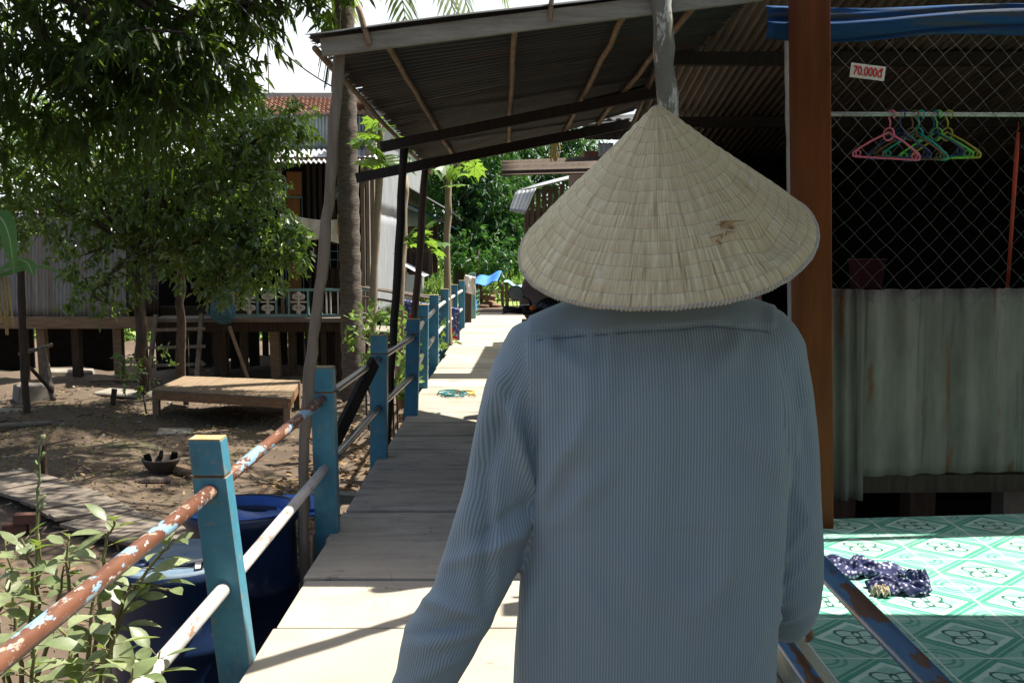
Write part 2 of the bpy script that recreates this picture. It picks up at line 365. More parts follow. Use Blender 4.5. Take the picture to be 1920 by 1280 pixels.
def tree(name, label, cat, base, trunk, r0, clusters, mat, Ln, Wd, per=9, spread=.25, down=.25, group=None, fork=-1, droop=.15, bmat=None):
    t = thing(name, label, cat, base, group); mb = MB()
    limbs(mb, [base]+trunk, r0, r0*.55)
    tips = Vector(trunk[fork])
    for c, r, n in clusters:
        c = Vector(c); mid = tips.lerp(c, .5)+Vector((0,0,.12*(c-tips).length))
        limbs(mb, [tips, mid, c], r0*.45, r0*.08, 6)
        for _ in range(4):
            e = c+Vector((random.uniform(-1,1)*r[0], random.uniform(-1,1)*r[1], random.uniform(-1,1)*r[2]))*.75
            limbs(mb, [mid.lerp(c, random.uniform(.4,1)), e], r0*.14, r0*.04, 5)
    obj('trunk', mb, bmat or m_bark, t, True)
    crown('crown', t, clusters, mat, Ln, Wd, per, spread, down, droop)
    return t
# ================================================================== SETTING
def gz(x, y):
    s = min(1, max(0, (y-19.5)/4.0)); s = s*s*(3-2*s)
    w = min(1, max(0, (x+3.2)/1.6)); w = w*w*(3-2*w)
    far = min(1, max(0, (y-30)/10))
    base = -.95+.05*math.sin(x*1.3+y*.7)+.035*math.sin(x*3.1-y*2.3)+.02*math.sin(x*7+y*5)
    return base*(1-max(s*w, far))+(-.06)*max(s*w, far)
mb = MB(); xs = [-300,-120,-60,-35,-22,-16]+[-12+.25*i for i in range(61)]+[4,6,9,14,25,60,120,300]
ys = [-40,-12,-4]+[.25*i for i in range(101)]+[26,27,28,30,32,35,38,41,50,70,110,200,500,900]
vs = [(x, y, gz(x, y)) for y in ys for x in xs]; k = len(xs)
fs = [(j*k+i, j*k+i+1, (j+1)*k+i+1, (j+1)*k+i) for j in range(len(ys)-1) for i in range(k-1)]
ms = [0 if ys[j] < 27 else 1 for j in range(len(ys)-1) for i in range(k-1)]
mb.add(vs, fs); mb.m = ms
g = struct('ground', mb, [m_dirt, m_field], True)
# walkway of cross slabs
n = N('walkway_slab'); v = n.coord('Object', (1,1,1)); f = n.noise(v, 2.2, 8, .6)
gm = n.n('NewGeometry'); isl = n.ramp(gm.outputs['Random Per Island'], [(0, .74), (1, 1.0)])
col = n.ramp(f, [(.3, (.34,.30,.235)), (.7, (.50,.45,.365))]); col = n.mix(1, col, isl, 'MULTIPLY')
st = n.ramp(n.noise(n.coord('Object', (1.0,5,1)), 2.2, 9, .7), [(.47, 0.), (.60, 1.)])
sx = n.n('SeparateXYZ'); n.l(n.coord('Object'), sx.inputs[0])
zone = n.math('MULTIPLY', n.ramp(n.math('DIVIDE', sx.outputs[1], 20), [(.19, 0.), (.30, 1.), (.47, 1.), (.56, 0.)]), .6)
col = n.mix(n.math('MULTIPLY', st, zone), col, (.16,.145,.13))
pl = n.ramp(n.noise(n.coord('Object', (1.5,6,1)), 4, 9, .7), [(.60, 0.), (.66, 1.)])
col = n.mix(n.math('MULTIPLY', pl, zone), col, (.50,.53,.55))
dk = n.ramp(n.noise(v, 1.1, 6), [(.48, 0.), (.75, .55)]); col = n.mix(dk, col, (.27,.20,.135))
sc_ = n.ramp(n.noise(n.coord('Object', (1,1,1)), 9, 9, .75), [(.60, 0.), (.70, .6)]); col = n.mix(sc_, col, (.17,.135,.10))
vc = n.n('TexVoronoi', feature='DISTANCE_TO_EDGE'); vc.inputs['Scale'].default_value = 1.3; wv = n.n('VectorMath', operation='ADD'); nzc = n.n('TexNoise'); nzc.inputs['Scale'].default_value = 3; nzc.inputs['Detail'].default_value = 6; n.l(v, nzc.inputs['Vector']); n.l(v, wv.inputs[0]); n.l(nzc.outputs['Color'], wv.inputs[1]); n.l(wv.outputs[0], vc.inputs['Vector'])
col = n.mix(n.math('MULTIPLY', n.ramp(vc.outputs['Distance'], [(.002, 1.), (.006, 0.)]), n.ramp(n.noise(v, .9, 3), [(.48, 0.), (.58, .7)])), col, (.10,.08,.06))
n.bump(n.noise(v, 30, 6, .7), .35, .006); m_slab = n.done(col, .9, 0, .25)
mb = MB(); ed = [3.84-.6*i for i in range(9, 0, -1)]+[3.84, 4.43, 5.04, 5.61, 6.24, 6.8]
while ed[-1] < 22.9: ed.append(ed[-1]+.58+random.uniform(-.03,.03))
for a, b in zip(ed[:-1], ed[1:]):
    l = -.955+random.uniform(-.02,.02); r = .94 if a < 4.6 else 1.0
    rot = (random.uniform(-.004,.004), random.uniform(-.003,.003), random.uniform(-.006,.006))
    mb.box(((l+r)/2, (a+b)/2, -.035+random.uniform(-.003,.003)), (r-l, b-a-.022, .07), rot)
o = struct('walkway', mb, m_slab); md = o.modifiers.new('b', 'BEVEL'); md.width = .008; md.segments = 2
sub = thing('walkway_trestle', 'dark timber beams and short piles under the pale raised walkway', 'trestle', (0,3,-.95))
for x in (-.8, .75):
    mb = MB(); mb.b2((x-.05,-1.5,-.21), (x+.05,22.7,-.075)); obj('beam', mb, m_dark2, sub)
for y in [1.3+1.8*i for i in range(12)]:
    for x in (-.8, .75):
        mb = MB(); mb.b2((x-.06,y-.06,-1.05), (x+.06,y+.06,-.212)); obj('pile', mb, m_dark2, sub)
# ------------------------------------------------------------------ left railing
def pz(py, Y): return 1.5-(py-466)*Y/F
def pxx(px, Y): return (px-960)/F*Y
rl = thing('walkway_railing', 'blue post and pipe railing along the left edge of the walkway', 'railing', (-1,3.5,0))
posts = [(381,822,426,3.5),(603,687,607,5.2),(710,627,707,7.1),(775,597,769,8.9),(793,570,790,10.7),(814,552,812,12.8),(834,541,832,14.8),(852,533,850,16.8),(866,525,865,18.8)]
RZ = [(.645,.29),(.715,.347),(.717,.363),(.712,.36)]+[(.71,.36)]*5
def postx(i, z):
    t, pt, b, Y = posts[i]; zt = pz(pt, Y); return pxx(b, Y)+(pxx(t, Y)-pxx(b, Y))*z/zt
for i, (t, pt, b, Y) in enumerate(posts):
    zt = pz(pt, Y); mb = MB(); w, d = .117, .085
    def sl(z0, z1, w, d, m):
        x0, x1 = postx(i, z0), postx(i, z1)
        mb.add([(x0-w/2,Y-d/2,z0),(x0+w/2,Y-d/2,z0),(x0+w/2,Y+d/2,z0),(x0-w/2,Y+d/2,z0),(x1-w/2,Y-d/2,z1),(x1+w/2,Y-d/2,z1),(x1+w/2,Y+d/2,z1),(x1-w/2,Y+d/2,z1)],
               [(0,3,2,1),(4,5,6,7),(0,1,5,4),(1,2,6,5),(2,3,7,6),(3,0,4,7)], m)
    zg = zt-.135
    sl(-.45, zg-.004, w*1.03, d, 0); sl(zg-.003, zg+.003, w*.96, d*.93, 1); sl(zg+.004, zt-.006, w*.99, d, 0); sl(zt-.005, zt, w*.97, d*.97, 2)
    p = obj('post', mb, [m_blue if i < 3 else m_bluefar, m_rust, m_cap], rl, bevel=.006)
for i in range(len(posts)-1):
    for k in (0, 1):
        a = Vector((postx(i, RZ[i][k]), posts[i][3], RZ[i][k])); b = Vector((postx(i+1, RZ[i+1][k]), posts[i+1][3], RZ[i+1][k]))
        mb = MB(); mb.tube([a.lerp(b, q/6) for q in range(7)], .025, 14)
        obj('rail', mb, [[m_railrust, m_railwhite], [m_railsteel, m_railsteel]][min(i,1)][k] if i < 5 else m_railwhite, rl, True)
for k, e in ((0, Vector((-1.10,-1.2,.62))), (1, Vector((-1.06,-1.2,.27)))):
    a = Vector((postx(0, RZ[0][k]), 3.5, RZ[0][k])); mb = MB(); mb.tube([e.lerp(a, q/10) for q in range(11)], .0255, 18)
    obj('rail', mb, (m_railrust, m_railwhite)[k], rl, True)
# ------------------------------------------------------------------ right railing, by the tiled floor
rr = thing('handrail', 'chipped blue pipe handrail between the walkway and the tiled floor', 'railing', (.82,3.2,0))
for z, r in ((.667,.027), (.33,.027)):
    mb = MB(); mb.tube([(.815, -1.2+.45*i, z) for i in range(11)], r, 16); obj('rail', mb, m_railblue, rr, True)
for y in (3.3, -.9):
    mb = MB(); mb.b2((.77,y-.04,-.3), (.86,y+.04,.86)); obj('post', mb, m_blue, rr, bevel=.006)
# ------------------------------------------------------------------ canopy over the walkway
cn = thing('canopy', 'rusty corrugated canopy on crooked poles spanning the walkway', 'canopy', (0,5,-.95))
A, B, Cc, D = Vector((-.965,4.93,2.515)), Vector((-.88,10.9,2.36)), Vector((1.06,8.9,2.70)), Vector((1.22,4.93,2.785))
def rp(u, v, dz=0): return A*(1-u)*(1-v)+D*u*(1-v)+Cc*u*v+B*(1-u)*v+Vector((0,0,dz))
mb = MB(); random.seed(3)
for k in range(3):
    v0, v1 = k/3-.012, (k+1)/3+.012; v0 = max(v0, 0); v1 = min(1, v1); dz = .012*(k%2)
    v0 = v0 if k else -.014; mb.corr(rp(0,v0,dz), rp(0,v1,dz), rp(1,v1,dz), rp(1,v0,dz), 24, .009, 10, 0, rag=.03, dent=.006)
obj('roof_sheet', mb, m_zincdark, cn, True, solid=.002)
mb = MB(); a, b = rp(.022,0,-.060), rp(.99,0,-.060)
mb.bar(a+Vector((0,-.03,0)), b+Vector((0,-.03,0)), .03, .085); obj('eave_board', mb, m_lightwood, cn, bevel=.003)
def pole(name, pts, r, mat, par, wob=.012, n=8):
    pts = [Vector(p) for p in pts]; out = []
    for a, b in zip(pts[:-1], pts[1:]):
        for q in range(6): out.append(a.lerp(b, q/6)+Vector((random.uniform(-1,1),random.uniform(-1,1),random.uniform(-1,1)))*wob*(1 if q else .3))
    out.append(pts[-1]); k = len(out)
    rs = [r*(1+random.uniform(-.1,.1)) for _ in out]
    mb = MB(); mb.tube(out, rs, n); return obj(name, mb, mat, par, True)
for u0, u1, r in ((.0,.0,.016),(.155,.165,.016),(.45,.43,.017),(.70,.70,.018),(.86,.84,.018)):
    pole('rafter', [rp(u0,.008,-.04), rp((u0+u1)/2,.5,-.05), rp(u1,1.01,-.045)], r, m_bam, cn, .006)
mb = MB(); mb.bar(P(715,276,7.6), P(1235,172,7.3), .06, .075); obj('purlin', mb, m_dark, cn)
mb = MB(); mb.bar(P(668,334,9.0), P(1180,232,9.0), .06, .085); obj('tie_beam', mb, m_dark, cn)
pole('pole', [P(638,68,4.98), P(622,310,5.0), P(603,520,5.0), P(580,690,5.0), P(570,850,5.0), P(571,1040,5.0), (-1.05,5,-.98)], .028, m_wood, cn, .006, 10)
pole('pole', [P(1236,-70,4.86), P(1243,60,4.86), P(1255,240,4.86), (.80,4.86,.9), (.82,4.86,-.2)], .05, M('lichen_pole', (.20,.19,.15), (.13,.125,.10), 5, (2,2,.8), spots=[((.40,.40,.36), 7, .53, (2,2,.8), .04)]), cn, .006, 12)
pole('pole', [P(758,272,7.9), P(742,560,7.9), P(725,830,7.9), (pxx(722,7.9),7.9,-1)], .032, m_dark, cn, .006)
pole('pole', [P(798,312,9.4), P(780,560,9.4), P(761,790,9.4), (pxx(758,9.4),9.4,-1)], .033, m_dark2, cn, .006)
mb = MB(); mb.bar(P(702,678,6.6), P(592,900,6.0), .03, .10); obj('brace', mb, m_dark, cn)
pole('offcut', [rp(.13,.0,-.06)+Vector((0,-.06,-.02)), rp(.12,0,.05)+Vector((-.03,-.06,.05))], .014, m_bam, cn, .002)
pole('offcut', [rp(.525,.0,-.05)+Vector((0,-.05,-.02)), rp(.528,0,.05)+Vector((.005,-.05,.03))], .012, m_bam, cn, .002)
# ================================================================== SHOP ON THE RIGHT
FZ = .2
n = N('printed_tile'); u = n.n('UVMap'); sp = n.n('SeparateXYZ'); n.l(u.outputs[0], sp.inputs[0])
fu = n.math('SUBTRACT', n.math('FRACT', sp.outputs[0]), .5); fv = n.math('SUBTRACT', n.math('FRACT', sp.outputs[1]), .5)
au, av = n.math('ABSOLUTE', fu), n.math('ABSOLUTE', fv)
dd = n.math('ADD', au, av)                                       # diamond distance
mx = n.math('MAXIMUM', au, av); rad = n.math('SQRT', n.math('ADD', n.math('MULTIPLY', fu, fu), n.math('MULTIPLY', fv, fv)))
ang = n.math('ARCTAN2', fv, fu); pet = n.math('MULTIPLY', n.math('COSINE', n.math('MULTIPLY', ang, 4)), .05)
nz = n.noise(u.outputs[0], 22, 4)
def band(x, lo, hi, w=.006):
    return n.math('MULTIPLY', n.ramp(x, [(max(0, lo-w), 0.), (lo, 1.)]), n.ramp(x, [(hi, 1.), (hi+w, 0.)]))
G0, G1, G2, G3 = (.27,.52,.40), (.075,.31,.215), (.50,.68,.58), (.035,.13,.10)
col = n.mix(n.ramp(nz, [(.45, 0.), (.6, .5)]), G0, (.20,.44,.33))
col = n.mix(band(n.math('ADD', dd, n.math('MULTIPLY', nz, .05)), .36, .43), col, G2)
col = n.mix(band(dd, .42, .485), col, G1)
col = n.mix(band(dd, .515, .56), col, G1)
rp_ = n.math('ADD', rad, pet)
col = n.mix(band(rp_, .0, .19), col, (.40,.62,.50))
col = n.mix(band(rp_, .175, .20), col, G3)
col = n.mix(band(n.math('SUBTRACT', rad, n.math('MULTIPLY', pet, 1.3)), .055, .10), col, G3)
col = n.mix(band(rad, .0, .03), col, G3)
cr = n.math('SQRT', n.math('ADD', n.math('POWER', n.math('SUBTRACT', au, .5), 2), n.math('POWER', n.math('SUBTRACT', av, .5), 2)))
col = n.mix(band(n.math('ADD', cr, n.math('MULTIPLY', pet, .8)), .10, .125), col, G1)
col = n.mix(band(n.math('ADD', cr, n.math('MULTIPLY', pet, .8)), .17, .20), col, (.12,.36,.26))
col = n.mix(n.ramp(mx, [(.488, 0.), (.494, 1.)]), col, (.66,.70,.62))
dirt = n.ramp(n.noise(n.coord('Object'), 2.5, 8, .65), [(.52, 0.), (.8, .35)]); col = n.mix(dirt, col, (.28,.27,.21))
m_tiles = n.done(col, n.ramp(n.noise(n.coord('Object'), 6, 5), [(.3, .22), (.7, .42)]), 0, .5)
mb = MB(); TX, TY = .37, .34
x0, x1, y0, y1 = .97, 4.6, -2.5, 4.72
def tuv(x, y): return ((x-1.352)/TX+10, (y-3.07)/TY+20)
far = lambda x: 4.70+(x-1.4)*.10
vs = [(x0,y0,FZ),(x1,y0,FZ),(x1,far(x1),FZ),(x0,far(x0),FZ)]
mb.add(vs, [(0,1,2,3)], 0, [[tuv(p[0], p[1]) for p in vs]])
lo = [(p[0],p[1],FZ-.12) for p in vs]
mb.add(vs+lo, [(0,4,5,1),(1,5,6,2),(2,6,7,3),(3,7,4,0),(7,6,5,4)], 1)
o = struct('tiled_floor', mb, [m_tiles, M('pale_concrete', (.50,.50,.40), (.36,.36,.30), 5)])
mb = MB(); mb.b2((.945,-2.5,-.25), (.968,4.6,FZ+.012)); tag(obj('floor_edge_board', mb, M('greenish_board', (.50,.49,.36), (.36,.34,.24), 6, (4,.5,4)), None, bevel=.003), 'weathered pale board edging the green tiled floor', 'board')
sh = thing('shop_house', 'dark open fronted timber and zinc shop behind the green tiled floor', 'house', (2.5,5,-.95))
YF = 4.78
# front post
mb = MB(); a = P(1516,-120,4.62); b = P(1525,990,4.62)
mb.bar((a.x+.0,4.62,a.z), (b.x,4.62,FZ-.02), .15, .15, (0,1,0)); obj('post', mb, m_brownpost, sh, bevel=.008)
# corrugated apron sheets below the mesh (two lapped pieces)
def fy(x): return YF+(x-1.4)*.10
def fp(px, py, dy=0):
    q = P(px, py, YF)
    for _ in range(3): q = P(px, py, fy(q.x)+dy)
    return q
m_apron = M('stained_shaded_zinc', (.20,.175,.15), (.105,.093,.080), 1.7, (3,3,.8), rough=.7, spec=.15, metal=.05, bump=.3, bd=.004, spots=[((.14,.06,.03), 2.6, .60, (5,5,.6), .06), ((.06,.055,.05), 3.2, .56, (7,7,.18), .14), ((.27,.26,.24), 3.0, .64, (9,9,.14), .08), ((.22,.24,.22), 3, .64, (6,6,.3), .08), ((.10,.11,.10), 1.7, .60, (2,2,.5), .25)])  # stains and rust; vertical dark and pale streaks also paint in rib shading
random.seed(11)
mb = MB(); mb.corr(fp(1608,893), fp(2350,868), fp(2350,536), fp(1608,543), 13.5, .017, 16, 0, rag=.003, dent=.003)
obj('apron_sheet', mb, m_apron, sh, True, solid=.002)
mb = MB(); mb.corr(fp(1540,938,.02), fp(1616,936,.02), fp(1618,543,.02), fp(1540,541,.02), 2.6, .017, 16, 0, rag=.004, dent=.003)
obj('apron_sheet', mb, m_apron, sh, True, solid=.002)
# sill beam, floor beams, far pillar, dark underfloor
mb = MB(); mb.bar(fp(1560,905,.10), fp(2400,900,.10), .06, .09); obj('sill', mb, m_dark2, sh)
for px in (1580, 1730, 1905):
    q = fp(px, 950, .5); mb = MB(); mb.b2((q.x-.07,q.y,-1), (q.x+.07,q.y+.14,.42)); obj('pier', mb, m_dark2 if px < 1900 else m_stone, sh)
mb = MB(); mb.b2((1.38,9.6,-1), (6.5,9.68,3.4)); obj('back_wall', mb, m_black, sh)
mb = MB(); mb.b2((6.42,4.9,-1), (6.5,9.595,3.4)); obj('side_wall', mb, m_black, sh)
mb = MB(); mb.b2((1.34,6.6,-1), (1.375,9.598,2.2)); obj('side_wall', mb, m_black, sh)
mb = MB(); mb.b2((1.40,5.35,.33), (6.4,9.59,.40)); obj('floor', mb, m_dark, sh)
# chain link
mb = MB(); random.seed(5); pitch = .105
tl = fp(1552, 76); zt, zb = 2.55, 1.22; X0, X1 = 1.46, 3.35
def wirept(x, z): return Vector((x, fy(x)-.012, z))
for sgn in (1, -1):
    x = X0-(zt-zb)
    while x < X1+(zt-zb):
        pts = []; s = 0
        while s <= zt-zb+1e-6:
            xx = x+s if sgn > 0 else x+(zt-zb)-s
            if X0 <= xx <= X1:
                pts.append(wirept(xx+random.uniform(-.004,.004)+.012*math.sin(3*xx+5*s), zb+s+random.uniform(-.004,.004))+Vector((0,.004*sgn*(1 if len(pts)%2 else -1),0)))
            elif pts: break
            s += pitch/2
        if len(pts) > 1 and random.random() > .02: mb.tube(pts, .0011, 5, cap=False)
        x += pitch
obj('chain_link', mb, m_wire, sh, True)
# roof behind the mesh, sloping away, seen from below
def rz(y): return 3.82-.16*y
mb = MB(); random.seed(2)
mb.corr((.95,5.02,rz(5.02)), (6.6,5.02,rz(5.02)), (6.6,9.7,rz(9.7)), (.98,9.7,rz(9.7)), 96, .022, 8)
obj('roof_sheet', mb, M('brown_zinc', (.20,.155,.12), (.09,.07,.055), 2, (3,.4,3), rough=.6), sh, True, solid=.002)
for y in (5.2, 6.5, 7.9):
    mb = MB(); mb.b2((1.0,y-.03,rz(y)-.115), (6.5,y+.03,rz(y)-.035)); obj('purlin', mb, m_dark, sh)
pole('inner_post', [P(1478,60,5.3), P(1482,300,5.3), P(1484,590,5.3), (1.49,5.3,-.2)], .022, M('whitewashed_post', (.42,.43,.40), (.25,.25,.23), 6, (2,2,.6)), sh, .004)
pole('inner_post', [P(1419,520,6.2), P(1433,640,6.2), (1.58,6.2,-.2)], .018, m_bam, sh, .004)
# porch roof above the tiled floor and an unseen pole added to cast a diagonal shadow
mb = MB(); random.seed(4)
mb.corr((.34,-3.2,2.74), (.34,3.80,2.70), (5.0,4.10,3.2), (5.0,-3.2,3.25), 48, .014, 8)
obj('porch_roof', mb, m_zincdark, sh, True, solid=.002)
pole('shadow_pole', [(.18,3.90,2.73), (.55,4.23,2.73), (.86,4.53,2.74)], .045, m_bam, sh, .004)
for x in (4.8,):
    for y in (-2.2, 3.9):
        mb = MB(); mb.b2((x-.06,y-.06,FZ), (x+.06,y+.06,3.15)); obj('post', mb, m_brownpost, sh)
mb = MB(); mb.bar((1.52,3.95,2.76), (4.9,3.95,3.13), .06, .09); obj('porch_beam', mb, m_dark2, sh)
# ------------------------------------------------------------------ things in the shop front
mb = MB(); random.seed(9)
def tarp(u, v):
    q = fp(1436+u*900, 12+5*math.sin(u*9)+v*(58+4*math.sin(u*13)), -.03)
    bul = .035*math.sin(math.pi*v)+.012*math.sin(v*11+u*7)+.008*math.sin(v*23+u*15)
    return q+Vector((0,-bul,.0))
mb.grid(tarp, 60, 14)
for i in range(61): pass
tag(obj('tarpaulin', mb, M('dusty_tarpaulin', (.016,.065,.17), (.012,.045,.115), 2.0, (.6,3,9), rough=.85, spec=.1, spots=[((.045,.055,.065), 2.0, .50, (.4,3,10), .1)]), None, True, solid=.006), 'rolled blue tarpaulin strip along the top of the wire mesh', 'tarpaulin')
pa, pb = P(1545,214,5.02), P(2150,216,5.02+.05)
mb = MB(); mb.tube([pa.lerp(pb, q/5) for q in range(6)], .0115, 12); hp = tag(obj('hanging_pipe', mb, M('dull_pipe', (.42,.45,.38), (.30,.32,.27), 5, rough=.45, metal=.4), None, True), 'dull metal pipe behind the mesh carrying plastic hangers', 'pipe')
def hanger(pxc, colr, label, yaw, w=.36, tilt=0, drop=0):
    mb = MB(); c = P(pxc, 214, 5.025)
    hk = [(.013,-.008,0),(.022,.004,0),(.020,.020,0),(.004,.030,0),(-.014,.024,0),(-.018,.008,0),(-.008,-.012,0),(0,-.028,0),(0,-.055,0)]
    pts = [Vector((x, 0, z-.012)) for x, z, _ in hk]
    mb.tube(pts, .0042, 7)
    ring = [Vector((.028*math.sin(a), 0, -.098+.031*math.cos(a))) for a in [2*math.pi*i/14 for i in range(15)]]
    mb.tube(ring, .0042, 7)
    h = w/2; tri = [(0,-.088),(h*.5,-.135),(h*.93,-.185),(h,-.198),(h*.99,-.213),(h*.9,-.216),(0,-.216),(-h*.9,-.216),(-h*.99,-.213),(-h,-.198),(-h*.93,-.185),(-h*.5,-.135),(0,-.088)]
    mb.tube([Vector((x,0,z)) for x, z in tri], .0052, 7)
    for s in (1,-1): mb.tube([Vector((s*(h*.84+.014*math.sin(a)), 0, -.198+.014*math.cos(a))) for a in [2*math.pi*i/8 for i in range(9)]], .0035, 6)
    Mx = Euler((0, tilt, yaw)).to_matrix()
    mb.v = [tuple(Mx @ Vector(p)+c+Vector((0,0,drop))) for p in mb.v]
    return tag(obj('clothes_hanger', mb, M('plastic_'+label.split()[0], colr, tuple(x*.8 for x in colr), 8, rough=.35, bump=0), None, True), label, 'hanger', 'plastic hangers on the pipe')
hanger(1672, (.85,.20,.28), 'pink plastic hanger, nearest and leftmost on the pipe', -.85, tilt=.12)
hanger(1690, (.02,.04,.12), 'navy plastic hanger just behind the pink one', -.95, tilt=.05)
hanger(1714, (.17,.11,.04), 'brown plastic hanger right of the navy one', -.8, tilt=.10)
hanger(1726, (.02,.45,.30), 'emerald plastic hanger in the middle of the bunch', -.95, tilt=.12)
hanger(1752, (.02,.09,.14), 'dull blue plastic hanger between the emerald and lime ones', -1.1, tilt=-.02)
hanger(1758, (.16,.62,.08), 'lime plastic hanger toward the right of the bunch', -.7, tilt=.02)
hanger(1779, (.42,.40,.04), 'yellow plastic hanger, the rightmost of the bunch', -.9, tilt=.05)
# price card
cc = fp(1627, 135, -.03); pt = thing('price_card', 'small white price card with red figures hung on the mesh', 'sign', cc)
w = .168; mb = MB(); mb.box(cc, (w, .003, .066), (0, R(6), R(4))); obj('card', mb, M('card_white', (.72,.70,.62), (.6,.57,.48), 8, bump=0), pt)
def text(s, name, size, mat, parent, loc, rot, ext=.001, shear=0, sx=1, off=0):
    cu = bpy.data.curves.new(name, 'FONT'); cu.body = s; cu.size = size; cu.extrude = ext; cu.align_x = 'CENTER'; cu.align_y = 'CENTER'; cu.shear = shear; cu.offset = off
    o = bpy.data.objects.new(name, cu); C.objects.link(o); dg = bpy.context.evaluated_depsgraph_get()
    me = bpy.data.meshes.new_from_object(o.evaluated_get(dg)); bpy.data.objects.remove(o)
    me.materials.clear(); me.materials.append(mat)
    for v in me.vertices: v.co.x *= sx
    o = bpy.data.objects.new(name, me); C.objects.link(o); o.parent = parent
    o.location = Vector(loc)-(wl(parent) if parent else Vector()); o.rotation_euler = rot; return o
text('70.000đ', 'figures', .058, M('red_ink', (.60,.03,.03), (.45,.02,.02), 8, bump=0), pt, cc+Vector((0,-.004,-.002)), Euler((R(90), R(6), R(4))), .0006, 0, .74, .0012)
mb = MB(); q0, q1 = P(1909,248,5.15), P(1889,545,5.15)
mb.tube([q0, q0.lerp(q1,.15), q0.lerp(q1,.5), q1], [.008,.012,.010,.009], 8)
mb.tube([q0+Vector((0,0,.05)), q0], .002, 5)
tag(obj('folded_umbrella', mb, M('red_cloth', (.45,.06,.02), (.3,.04,.015), 8), None, True), 'thin red rolled cloth hanging upright behind the mesh at far right', 'rolled cloth')
# storage things just readable in the dark interior
mb = MB(); q = P(1625,515,6.2); mb.lathe([(.0,-.09),(.09,-.09),(.11,.09),(.118,.09),(.118,.10),(0,.10)], q, 20)
tag(obj('plastic_bucket', mb, M('dim_red_plastic', (.09,.02,.025), (.06,.015,.02), 6), None, True), 'dim reddish bucket standing in the dark shop behind the mesh', 'bucket')
mb = MB(); mb.lathe([(0,-.45),(.17,-.45),(.17,.0),(0,.0)], q+Vector((0,0,-.091)), 12); tag(obj('wooden_stool', mb, m_dark2, None), 'dark round stand under the dim reddish bucket', 'stand')
# crumpled patterned cloth on the tiles
n = N('flowered_cloth'); v = n.coord('Object'); vo = n.n('TexVoronoi'); vo.inputs['Scale'].default_value = 60; n.l(v, vo.inputs['Vector'])
col = n.ramp(vo.outputs['Distance'], [(.22, (.46,.46,.54)), (.44, (.04,.045,.11))]); n.bump(n.noise(v, 60, 3), .4, .003); m_flow = n.done(col, .95, 0, .2)
def heap(px, py, rx, ry, h, seed, yaw=0):
    c = G(px, py, FZ+.002); r2 = np.random.default_rng(seed); ph = r2.uniform(0, 6.28, 8); mb = MB()
    def fn(u, v):
        a = 2*math.pi*u; q = v
        edge = 1+.16*math.sin(2*a+ph[0])+.13*math.sin(3*a+ph[1])+.07*math.sin(7*a+ph[2])
        x, y = rx*q*edge*math.cos(a), ry*q*edge*math.sin(a)
        rid = .5+.5*math.sin(26*x/rx*.35+8*y/ry*.5+ph[3]+2*math.sin(4*y/ry+ph[4])); rid2 = .5+.5*math.sin(9*y/ry+5*x/rx+ph[5]+2*math.sin(3*x/rx))
        z = h*(max(0,1-q**2.2)**.5)*(.35+.45*rid+.35*rid2)+.010*(1+math.sin(11*a+ph[6]))*q
        ca, sa = math.cos(yaw), math.sin(yaw)
        return c+Vector((x*ca-y*sa, x*sa+y*ca, z))
    mb.grid(fn, 90, 22); return mb
mb = heap(1600, 1072, .16, .105, .055, 3, -.4); b2_ = heap(1678, 1108, .11, .055, .045, 6, -.2)
mb.add(b2_.v, [tuple(f) for f in b2_.f])
b3_ = heap(1722, 1095, .035, .06, .055, 9, .3); mb.add(b3_.v, [tuple(f) for f in b3_.f])
tag(obj('crumpled_cloth', mb, m_flow, None, True, solid=.003), 'crumpled navy and white patterned cloth dropped on the green tiles', 'cloth')
mb = heap(1652, 1115, .04, .028, .03, 5); tag(obj('rag', mb, M('beige_rag', (.55,.47,.33), (.4,.33,.22), 20), None, True, solid=.002), 'small beige rag poking out from under the patterned cloth', 'rag')
# ================================================================== STILT HOUSE ON THE LEFT
random.seed(21)
hs = thing('stilt_house', 'weathered timber and zinc house on stilts behind the yard, with porch and tiled roof', 'house', (-6,19,-.95))
YH = 18.4
def slab(name, x0, y0, x1, y1, Y, th, mat, par=None, bevel=0):
    mb = MB(); mb.pr(x0, y0, x1, y1, Y, th); return obj(name, mb, mat, par, bevel=bevel)
def corrp(name, x0, y0, x1, y1, Y, waves, amp, mat, par, Y2=None, dent=.004, nv=8):
    Y2 = Y2 or Y; mb = MB(); a, b = P(x0, y1, Y), P(x1, y1, Y); c, d = P(x1, y0, Y2), P(x0, y0, Y2)
    mb.corr(a, b, c, d, waves, amp, nv, 0, rag=.006, dent=dent); return obj(name, mb, mat, par, True, solid=.003)
corrp('wall_sheet', -160, 395, 44, 600, YH+.05, 22, .010, m_metalwall, hs)
corrp('wall_sheet', 40, 395, 102, 597, YH, 9, .010, M('streaky_zinc', (.33,.34,.35), (.20,.16,.13), 2.5, (5,5,.3), rough=.6, metal=.1), hs)
corrp('wall_sheet', 98, 300, 236, 597, YH-.03, 19, .010, m_metalwall, hs)
corrp('wall_sheet', 232, 300, 298, 595, YH, 9, .010, m_zincdark, hs)
slab('floor_beam', -200, 594, 288, 616, YH-.14, .12, m_tan, hs)
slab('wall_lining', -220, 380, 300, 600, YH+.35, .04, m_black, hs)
slab('floor_beam', 288, 598, 702, 622, YH-.02, .2, m_dark2, hs)
mb = MB(); a, b = P(288, 590, YH), P(702, 597, YH); mb.b2((a.x,YH-.25,a.z-.12), (b.x,20.2,a.z-.05)); obj('porch_floor', mb, m_woodx, hs)
stilts = [(40,12),(74,15),(140,14),(219,15),(262,16),(340,14),(410,24),(455,12),(512,17),(546,12),(580,12),(606,10),(640,12),(688,16)]
